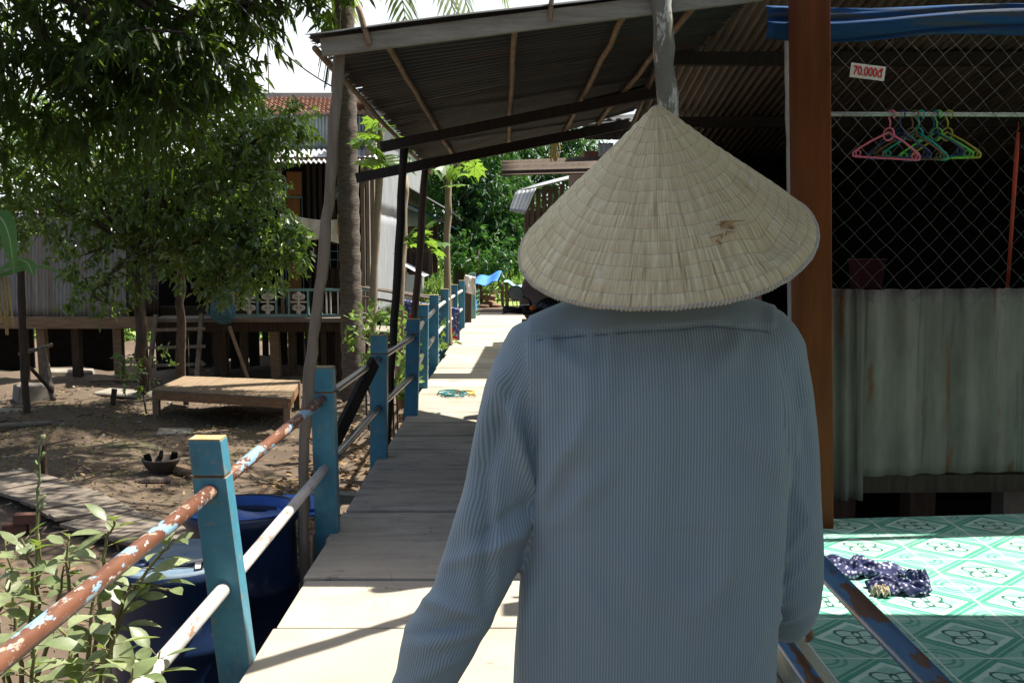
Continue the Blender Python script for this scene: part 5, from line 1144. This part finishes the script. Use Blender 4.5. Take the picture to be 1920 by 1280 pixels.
rings += [tiltz(sup((.213,1.461), .158, .084, 1.396), .10), tiltz(sup((.214,1.470), .125, .072, 1.417), .10), tiltz(sup((.218,1.478), .066, .060, 1.438), .08), sup((.219,1.482), .058, .056, 1.462)]
loft_rings(mb, rings)
mb.tube(LA, LR, 24); mb.tube(RA, RR, 24)
mb.tube([(.19,1.472,1.412),(.10,1.460,1.378),(.03,1.445,1.348), (.014,1.44,1.315)], [.047,.047,.05,.047], 16); mb.tube([(.25,1.472,1.412),(.32,1.460,1.388),(.365,1.45,1.372), (.392,1.45,1.335)], [.046,.047,.05,.048], 16)
mb.ball(LA[0]+Vector((0,0,-.004)), .060, 12); mb.ball(RA[0], .060, 12)
sm = evalmesh(mb, .0055, 14, .5); nv = len(sm.vertices)
co = np.empty(nv*3, np.float32); sm.vertices.foreach_get('co', co); co = co.reshape(-1,3).astype(float)
no = np.empty(nv*3, np.float32); sm.vertex_normals.foreach_get('vector', no); no = no.reshape(-1,3).astype(float)
def segd(p, a, b):
    a, b = np.array(a, float), np.array(b, float); d = b-a; t = np.clip(((p-a)@d)/(d@d), 0, 1); return np.linalg.norm(p-(a+t[:,None]*d), axis=1), t
def armd(p, path, rad):
    ov = np.array(path[5])-np.array(path[0]); ov /= np.linalg.norm(ov); fs_ = np.cross(ov, [0,1,0]); fs_ /= np.linalg.norm(fs_)
    best = np.full(len(p), 1e9); ang = np.zeros(len(p)); s0 = 0
    for a, b, r0, r1 in zip(path[:-1], path[1:], rad[:-1], rad[1:]):
        a_, b_ = np.array(a), np.array(b); d = b_-a_; l = np.linalg.norm(d); t = np.clip(((p-a_)@d)/(d@d), 0, 1); q = p-(a_+t[:,None]*d)
        ds = np.linalg.norm(q, axis=1)-(r0+(r1-r0)*t); dn = d/l; s = np.cross(dn, [0,1,0]); s /= np.linalg.norm(s); f_ = np.cross(s, dn)
        an = np.arctan2(q@fs_, -(q@np.array([0,1,0]))); m_ = ds < best; best[m_] = ds[m_]; ang[m_] = an[m_]; s0 += l
    return best, ang
# wrinkles: (pixel a, pixel b, width, height) on the camera side
wr = [((968,700),(914,880),.007,-.006),((914,870),(910,1140),.007,-.006),((945,700),(895,880),.011,.006),((930,880),(930,1100),.010,.005),((890,880),(880,1120),.012,.005),((1004,935),(955,770),.010,.007),((1000,905),(930,690),.009,.005),((1005,970),(905,1050),.011,.007),((1000,940),(880,1010),.009,-.004),((985,1000),(840,1060),.009,.005),((915,1160),(780,1120),.010,.007),((912,1175),(800,1210),.011,.007),((908,1165),(760,1190),.008,-.005),((880,1220),(770,1280),.010,.004),((925,700),(890,900),.012,.005),((890,900),(830,1080),.012,.005),((975,650),(1003,900),.008,-.004),
      ((1475,860),(1500,760),.008,.005),((1478,880),(1520,1000),.008,.004),((1462,720),(1500,900),.008,.004),((1455,1110),(1520,1040),.008,.005),((1455,1130),(1525,1090),.008,.005),((1450,1160),(1510,1140),.008,.006),((1460,1060),(1525,960),.008,.004),((1490,680),(1512,860),.007,-.003),
      ((1040,640),(1020,1000),.016,0.0064),((1110,640),(1090,1050),.022,0.0048),((1240,640),(1230,1280),.03,0.0048),((1330,640),(1370,1200),.03,0.0048),((1430,660),(1455,1060),.018,0.0064),((1010,960),(1110,760),.014,0.0080),((1015,1010),(1160,860),.016,0.0048),((1470,900),(1370,760),.016,0.0064),((1000,1100),(985,1280),.012,0.0080),((1030,1080),(1020,1280),.012,-0.0048),((1100,1000),(1300,1150),.03,0.0048),((1440,1000),(1300,1150),.02,0.0048),((1000,630),(1100,700),.014,0.0048),((1400,620),(1330,720),.016,0.0048),((1430,1150),(1380,1280),.016,0.0064),((1150,625),(1140,760),.010,.004),((1290,615),(1300,740),.010,.004),((1080,1060),(1180,1280),.02,.005),((1250,900),(1240,1280),.022,-.004),((1400,900),(1360,1100),.02,.005),((1020,860),(1200,800),.02,.004)]
back = np.clip(-no[:,1]*1.6+.35, 0, 1)
for a, b, w, h in wr:
    pa, pb = bx(*a, 1.33), bx(*b, 1.33); p2 = co.copy(); p2[:,1] = 0; A_, B_ = np.array(pa), np.array(pb)
    # same line of sight plane: compare in X-Z after scaling to the plane's depth
    sc = 1.33/co[:,1]; p2[:,0] = co[:,0]*sc; p2[:,2] = 1.5+(co[:,2]-1.5)*sc; A_[1] = B_[1] = 0
    d, t = segd(p2, A_, B_); co += no*(1.6*h*np.exp(-(d/w)**2)*back*np.sin(np.pi*np.clip(t*.86+.07,0,1))**.7)[:,None]
def wnoise(p, s, seed):
    r2 = np.random.default_rng(seed); o = np.zeros(len(p))
    for k in range(7):
        kv = r2.normal(size=3)*s; kv[2] *= .6; o += np.sin(p@kv+r2.uniform(0,6.28)+.8*np.sin(p@(r2.normal(size=3)*s*.6)))
    return o/7
co += no*(wnoise(co, 18, 1)*.0030+wnoise(co, 45, 2)*.0016)[:,None]
# sewn edges: the yoke laps over the back, the back laps over the sleeves
_px = 960+F*co[:,0]/co[:,1]; _py = 466+F*(1.5-co[:,2])/co[:,1]
yl = np.interp(_px, [985,1010,1180,1330,1440,1465], [636,629,617,608,613,622]); sL = np.interp(_py, [600,640,700,800,900,950], [990,987,990,997,1005,1008]); sR = np.interp(_py, [600,660,760,850,1000], [1455,1462,1472,1478,1462])
inb = (_px > sL) & (_px < sR) & (no[:,1] < .2); up_ = np.clip((yl-_py)/3+.5, 0, 1)
side_ = np.clip(np.minimum(_px-sL, sR-_px)/3, 0, 1)*(_py < 1000)
co += no*((.0022*up_*inb+.0020*side_*inb-.0016*np.exp(-((_py-yl-5)/4.)**2)*inb)*(no[:,1] < .2))[:,None]
co += no*(.0012*np.sin(_px*.16)*np.exp(-np.clip(_py-yl,0,None)/45)*(_py > yl)*inb)[:,None]
sm.vertices.foreach_set('co', (co-np.array([.2,1.44,0])).astype(np.float32).ravel()); sm.update()
npol = len(sm.polygons); pcn = np.empty(npol*3, np.float32); sm.polygons.foreach_get('center', pcn); pcn = pcn.reshape(-1,3)+np.array([.2,1.44,0])
lt = np.empty(npol, np.int32); sm.polygons.foreach_get('loop_total', lt); lv = np.empty(len(sm.loops), np.int32); sm.loops.foreach_get('vertex_index', lv)
def yokez(x): return 1.5-(np.interp(x, [.01,.04,.16,.27,.36,.40], [640,630,617,608,612,630])-466)*1.345/F
def project(p): return 960+F*p[:,0]/p[:,1], None
def regions(p):
    dl, al = armd(p, LA, LR); dr_, ar = armd(p, RA, RR)
    px = 960+F*p[:,0]/p[:,1]; py = 466+F*(1.5-p[:,2])/p[:,1]
    seamL = np.interp(py, [600,640,700,800,900,950,1000,1300], [990,987,990,997,1005,1008,1000,960]); seamR = np.interp(py, [600,660,760,850,1000,1100,1300], [1455,1462,1472,1478,1462,1452,1462])
    reg = np.zeros(len(p), int)
    reg[(px < seamL) & (dl < .03)] = 1; reg[(px > seamR) & (dr_ < .03)] = 2
    reg[(py > 960) & (dl < .012) & (px < 1000)] = 1
    reg[(reg == 0) & (p[:,2] > yokez(p[:,0]))] = 3
    return reg, al, ar
reg, _, _ = regions(pcn); rl_ = np.repeat(reg, lt); vp = co[lv]
_, al, _2 = regions(vp); _, _, ar = regions(vp)
pcl = np.repeat(pcn, lt, axis=0); _, alc, _3 = regions(pcl); _, _, arc = regions(pcl)
al = alc+(al-alc+np.pi)%(2*np.pi)-np.pi; ar = arc+(ar-arc+np.pi)%(2*np.pi)-np.pi
uu = np.where(rl_ == 0, vp[:,0]+.05*(vp[:,0]-.21)*(1.2-vp[:,2]), np.where(rl_ == 1, al*.052+.10*vp[:,2], np.where(rl_ == 2, ar*.050-.10*vp[:,2], vp[:,2]*1.0+vp[:,1]*.55-.05*vp[:,0])))
ul = sm.uv_layers.new(name='UVMap'); uvv = np.stack([uu/.0040, vp[:,2]*10], 1); ul.data.foreach_set('uv', uvv.astype(np.float32).ravel())
n = N('pinstripe_cotton'); u = n.n('UVMap'); sp = n.n('SeparateXYZ'); n.l(u.outputs[0], sp.inputs[0]); fr = n.math('FRACT', sp.outputs[0])
s = n.ramp(fr, [(.0, (.18,.255,.305)), (.32, (.19,.265,.315)), (.50, (.335,.405,.425)), (.82, (.335,.40,.42)), (1., (.18,.255,.305))])
v = n.coord('Object'); s = n.mix(n.ramp(n.noise(v, 7, 5), [(.4, 0.), (.75, .35)]), s, (.30,.34,.38)); wv_ = n.noise(n.coord('Object', (1,1,1)), 420, 2)
n.bump(n.math('ADD', n.math('MULTIPLY', wv_, .3), n.noise(v, 38, 4)), .22, .004); m_shirt = n.done(s, .92, 0, .15); n.b.inputs['Sheen Weight'].default_value = .15
sm.materials.append(m_shirt); sm.polygons.foreach_set('use_smooth', [True]*npol); sm.name = 'shirt'
so = bpy.data.objects.new('shirt', sm); C.objects.link(so); so.parent = pe
# seams
def onback(px, py):
    x2, y2 = 960+F*co[:,0]/co[:,1], 466+F*(1.5-co[:,2])/co[:,1]; m_ = (abs(x2-px) < 8) & (abs(y2-py) < 8)
    if not m_.any(): return None
    i = np.where(m_)[0][np.argmin(co[m_][:,1])]; return Vector(co[i])
m_seam = M('seam_thread', (.16,.225,.275), (.12,.18,.23), 60, bump=0)
for pts in ([(x, np.interp(x, [985,1010,1180,1330,1440,1465], [636,629,617,608,613,622])) for x in range(992,1464,12)],):
    q = [onback(*p) for p in pts]; q = [p for p in q if p]
    for _ in range(5): q = [(q[max(i-1,0)]+q[i]*2+q[min(i+1,len(q)-1)])/4 for i in range(len(q))]
    mb = MB(); mb.tube([p+Vector((0,-.0007,0)) for p in q], .0009, 6); obj('seam', mb, m_seam, so, True)
# body: one continuous mesh
mb = MB(); hc = Vector((.222,1.475,1.545))
mb.ball(hc, (.074,.092,.108), 14); mb.ball(hc+Vector((0,.055,-.07)), (.045,.04,.04), 10); mb.tube([(.219,1.475,1.33),(.220,1.478,1.47)], .052, 16)
mb.ball(hc+Vector((0,.098,-.015)), (.013,.020,.026), 8); mb.ball(hc+Vector((0,.085,-.055)), (.026,.012,.011), 8)
for sx in (-1, 1): mb.ball(hc+Vector((sx*.076,-.005,-.01)), (.010,.018,.030), 8)
loft_rings(mb, [sup((cx,cy), rx*.86, ry*.82, z) for z, cx, cy, rx, ry in TZ])
mb.tube(LA, [r_*.72 for r_ in LR], 16); mb.tube(RA, [r_*.70 for r_ in RR], 16)
mb.tube([LA[-1], LA[-1]+Vector((-.008,-.005,-.07))], [.028,.026], 14); mb.tube([RA[-1], RA[-1]+Vector((.008,.05,-.008))], [.028,.026], 14)
def hand(mb, w, d, nrm, side, curl, s=1):
    d = Vector(d).normalized(); nrm = Vector(nrm); nrm = (nrm-d*nrm.dot(d)).normalized(); x = d.cross(nrm)*side
    Mx = Matrix((x, d, nrm)).transposed(); mb.ball(w+d*.045*s, (.038*s,.050*s,.016*s), 10, 0, Mx)
    for k, (o, l) in enumerate(((-.028,.066),(-.010,.078),(.010,.074),(.027,.060))):
        p = w+d*.080*s+x*o*s; pts = [p-d*.02]; a = 0; q = p
        for j, f_ in enumerate((.45,.30,.25)):
            a += curl*(.5+.3*j)*(1+.08*k); q = q+(d*math.cos(a)+nrm*math.sin(a))*l*f_*s; pts.append(q)
        mb.tube([p-d*.02, p]+pts[1:], [.0095*s,.0095*s,.009*s,.0085*s,.007*s], 10); mb.ball(pts[-1], .007*s, 6)
    p = w+d*.020*s-x*.034*s; q = p+(d*.6-x*.7+nrm*.25).normalized()*.042*s; e = q+(d*.85-x*.1+nrm*.4).normalized()*.030*s
    mb.tube([w+d*.01, p, q, e], [.014*s,.013*s,.0105*s,.008*s], 10); mb.ball(e, .008*s, 6)
hand(mb, RA[-1]+Vector((.010,.045,-.006)), (.22,.95,-.22), (-.5,.1,-.85), 1, .5, .92)
hand(mb, LA[-1]+Vector((-.008,-.005,-.06)), (-.05,.15,-1), (.9,.2,0), -1, .35, .95)
for sx, hx in ((-1,.115),(1,.295)):
    mb.tube([(hx,1.445,.86),(hx+sx*.004,1.43,.66),(hx,1.425,.47),(hx-sx*.002,1.45,.28),(hx,1.47,.07)], [.085,.078,.052,.050,.036], 16)
    mb.ball((hx+sx*.012,1.53,.042), (.040,.115,.034), 10)
    for k in range(5): mb.ball((hx+sx*(.012)+.017*(k-2),1.635-.008*abs(k-1 if sx < 0 else 3-k),.028), (.010,.022,.012), 6)
bm_ = evalmesh(mb, .0055, 5, .45)
for v_ in bm_.vertices: v_.co -= Vector((.2,1.44,0))
bm_.materials.append(M('tanned_skin', (.30,.165,.095), (.24,.13,.075), 14, rough=.6, bump=.15, bd=.002)); bm_.polygons.foreach_set('use_smooth', [True]*len(bm_.polygons))
bm_.name = 'body'; bo = bpy.data.objects.new('body', bm_); C.objects.link(bo); bo.parent = pe
for sx in (-1, 1):
    mb = MB(); mb.ball(hc+Vector((sx*.030,.081,.008)), .012, 8); obj('eye', mb, M('eye_white_%d' % sx, (.7,.68,.62), (.6,.58,.5), 30, rough=.2, bump=0), pe, True)
    mb = MB(); mb.ball(hc+Vector((sx*.030,.090,.008)), .006, 6); obj('iris', mb, m_black, pe, True)
mb = MB()
def hf(u, v):
    a = 2*math.pi*u; t = math.pi*.62*v if math.sin(a) < .2 else math.pi*.36*v
    return hc+Vector((.080*math.sin(t)*math.cos(a), .099*math.sin(t)*math.sin(a)-.003, .115*math.cos(t)+.002*math.sin(60*a)))
mb.grid(hf, 48, 14); obj('hair', mb, M('black_hair', (.02,.018,.016), (.05,.045,.04), 60, (4,4,.5), rough=.5), pe, True, solid=.006)
# trousers and sandals
mb = MB()
loft_rings(mb, [sup((.205,1.445), .172, .108, .62), sup((.205,1.445), .178, .112, .72), sup((.205,1.445), .172, .110, .90)])
for sx, hx in ((-1,.115),(1,.295)): mb.tube([(hx,1.445,.80),(hx+sx*.004,1.432,.62),(hx,1.428,.45),(hx,1.445,.28),(hx,1.462,.10)], [.092,.090,.078,.074,.070], 20)
tm = evalmesh(mb, .008, 6, .5)
for v_ in tm.vertices: v_.co -= Vector((.2,1.44,0))
tm.materials.append(M('dark_trousers', (.045,.045,.055), (.03,.03,.04), 10, rough=.95)); tm.polygons.foreach_set('use_smooth', [True]*len(tm.polygons)); tm.name = 'trousers'
to = bpy.data.objects.new('trousers', tm); C.objects.link(to); to.parent = pe
for sx, hx in ((-1,.115),(1,.295)):
    mb = MB(); mb.add([Vector((hx+sx*.012+.047*math.cos(a)*(1-.12*(math.sin(a) < 0)), 1.53+.135*math.sin(a), z)) for z in (.002,.016) for a in [2*math.pi*i/24 for i in range(24)]], [tuple(range(23,-1,-1)), tuple(range(24,48))]+[(i,(i+1)%24,24+(i+1)%24,24+i) for i in range(24)])
    sl_ = obj('sandal', mb, m_rubber, pe); mb = MB(); mb.tube([(hx+sx*.012-.046,1.55,.016),(hx+sx*.012-.02,1.585,.068),(hx+sx*.012+.02,1.585,.068),(hx+sx*.012+.046,1.55,.016)], .007, 8); obj('strap', mb, m_rubber, sl_, True)
# ------------------------------------------------------------------ the conical hat
YHT = 1.42; hc_ = P(1247, 448, YHT); ra, tl_ = R(-8.5), R(25)
e1 = Vector((math.cos(ra), 0, -math.sin(ra))); eu = Vector((math.sin(ra), 0, math.cos(ra))); ax = eu*math.cos(tl_)+Vector((0,-1,0))*math.sin(tl_); e3 = ax.cross(e1)
HR, HH = .207, .196
n = N('palm_leaf_hat'); u = n.n('UVMap'); mp = n.n('Mapping'); mp.inputs['Scale'].default_value = (260, 3, 1); n.l(u.outputs[0], mp.inputs[0])
sp = n.n('SeparateXYZ'); n.l(u.outputs[0], sp.inputs[0]); bandn = n.math('FLOOR', n.math('MULTIPLY', sp.outputs[1], 16)); fr = n.math('FRACT', n.math('MULTIPLY', sp.outputs[1], 16))
cb = n.n('CombineXYZ'); n.l(n.math('MULTIPLY', sp.outputs[0], 210), cb.inputs[0]); n.l(n.math('MULTIPLY', bandn, 7.3), cb.inputs[1])
f1 = n.noise(cb.outputs[0], 1.0, 3, .6); f2 = n.noise(mp.outputs[0], 1.0, 6, .65); f3 = n.noise(n.coord('Object'), 9, 5)
col = n.ramp(n.math('ADD', n.math('MULTIPLY', f1, .28), n.math('MULTIPLY', f2, .72)), [(.37, (.36,.26,.12)), (.44, (.60,.50,.29)), (.54, (.76,.67,.415)), (.63, (.88,.82,.585))])
col = n.mix(n.ramp(f3, [(.42, 0.), (.72, .45)]), col, (.52,.41,.25))
col = n.mix(n.math('MULTIPLY', n.ramp(fr, [(.35, 0.), (.95, 1.)]), n.ramp(n.noise(cb.outputs[0], .35, 4), [(.42, 0.), (.62, .55)])), col, (.56,.42,.24))
mp2 = n.n('Mapping'); mp2.inputs['Scale'].default_value = (150, 1.4, 1); n.l(u.outputs[0], mp2.inputs[0])
col = n.mix(n.ramp(n.noise(mp2.outputs[0], 1, 4, .7), [(.63, 0.), (.69, .8)]), col, (.20,.115,.045))
seam = n.math('ADD', n.ramp(fr, [(.0, 1.), (.07, 0.)]), n.ramp(fr, [(.95, 0.), (1., 1.)]))
st_ = n.ramp(n.noise(cb.outputs[0], 2.5, 2), [(.42, 0.), (.55, 1.)])
col = n.mix(n.math('MULTIPLY', seam, n.math('ADD', n.math('MULTIPLY', st_, .45), .12)), col, (.17,.14,.10))
col = n.mix(n.ramp(n.noise(n.coord('Object'), 34, 3), [(.66, 0.), (.72, .5)]), col, (.80,.75,.62))
n.bump(n.math('ADD', f2, n.math('MULTIPLY', f1, .8)), .55, .0025); m_hat = n.done(col, .62, 0, .35)
ht = thing('conical_hat', 'wide conical palm leaf hat worn low, seen from behind', 'hat', hc_)
def hatp(u, v, dz=0):
    a = 2*math.pi*u; r = v; h = 1-v
    h = h*(1-.0)+.045*math.sin(math.pi*v)*(v-.45)+0
    if v < .06: h -= .30*(.06-v)**1.0*(1-v/.06)*.9
    h2 = HH*h; rr = HR*r*(1+.006*math.sin(2*a+.6)+.004*math.sin(5*a))
    f_ = (v*16)%1; k = math.sin(math.pi*f_)**.7*.0019+.0004*math.sin(a*190+int(v*16)*2)*(.3+.7*v)+.0004*math.sin(a*23+int(v*16)*5.1)
    dent = -.015*math.exp(-((a-5.42)/.16)**2-((v-.80)/.10)**2)+.006*math.exp(-((a-5.50)/.30)**2-((v-.95)/.06)**2)+.004*math.exp(-((a-5.0)/.25)**2-((v-.72)/.06)**2)
    q = Vector((rr*math.cos(a), rr*math.sin(a), h2+k+dent+dz+.004*math.sin(3*a+1)*v*v+.0016*math.sin(7*a+5*v)*v*(1-v)*2+.0016*math.sin(11*a-9*v)*v*(1-v)*2)); return hc_+e1*q.x+e3*q.y+ax*q.z
mb = MB(); nu, nv_ = 420, 112
vs = [hatp(i/nu, .004+.996*j/nv_) for i in range(nu) for j in range(nv_+1)]
fs = []; uv = []
for i in range(nu):
    for j in range(nv_):
        fs.append((i*(nv_+1)+j, i*(nv_+1)+j+1, ((i+1)%nu)*(nv_+1)+j+1, ((i+1)%nu)*(nv_+1)+j)); uv.append(((i/nu,j/nv_),(i/nu,(j+1)/nv_),((i+1)/nu,(j+1)/nv_),((i+1)/nu,j/nv_)))
mb.add(vs, fs, 0, uv); obj('cone', mb, m_hat, ht, True, solid=.0025)
mb = MB(); mb.tube([hatp(i/160, 1.0) for i in range(161)], .0026, 10, cap=False)
obj('rim_hoop', mb, M('bamboo_hoop', (.62,.55,.40), (.48,.42,.30), 40, bump=.1), ht, True)
mb = MB(); pts = []
for k in range(230*8+1):
    u_ = k/(230*8); c = hatp(u_, 1.0); a = 2*math.pi*k/8; rd = (c-hc_).normalized(); pts.append(c+rd*.0031*math.cos(a)+ax*.0031*math.sin(a))
mb.tube(pts, .0009, 5, cap=False); obj('rim_thread', mb, M('nylon_thread', (.72,.70,.62), (.6,.58,.5), 50, rough=.4, bump=0), ht, True)
mb = MB(); mb.ball(hatp(0,.004)+ax*-.004, (.007,.007,.004), 8); 
for k in range(14):
    a = k/14; mb.tube([hatp(a,.01,.001), hatp(a+.02,.045,.0015)], .0008, 4)
obj('apex_stitch', mb, M('apex_thread', (.34,.27,.19), (.5,.42,.3), 60, bump=0), ht, True)
mb = MB(); random.seed(13)
for k in range(9):
    a = .815+random.uniform(-.018,.018); v0 = .70+random.uniform(-.03,.06); c = hatp(a, v0, .001); mb.tube([c, c+ax*.006+e1*random.uniform(-.006,.006), c+ax*.004+e1*random.uniform(-.02,.02)+(c-hc_).normalized()*random.uniform(-.004,.012)], [.0009,.0013,.0005], 4)
def patch(u, v):
    return hatp(.822+.009*(u-.5)*(1-.6*v), .705+.035*(v-.5), .0022+.0015*math.sin(u*9)*math.sin(v*7)+.004*v*v)
mb.grid(patch, 8, 8)
obj('frayed_leaf', mb, M('torn_leaf', (.60,.45,.24), (.36,.20,.08), 90, bump=.2), ht, True)
mb = MB(); mb.tube([hatp(.25,.62,-.012), hc_+Vector((-.075,.05,-.06)), hc_+Vector((-.03,.10,-.17)), hc_+Vector((.03,.10,-.17)), hc_+Vector((.05,.06,-.06)), hatp(.52,.62,-.012)], .0035, 6); obj('chin_ribbon', mb, M('ribbon', (.4,.1,.15), (.3,.08,.12), 20, bump=0), ht, True)
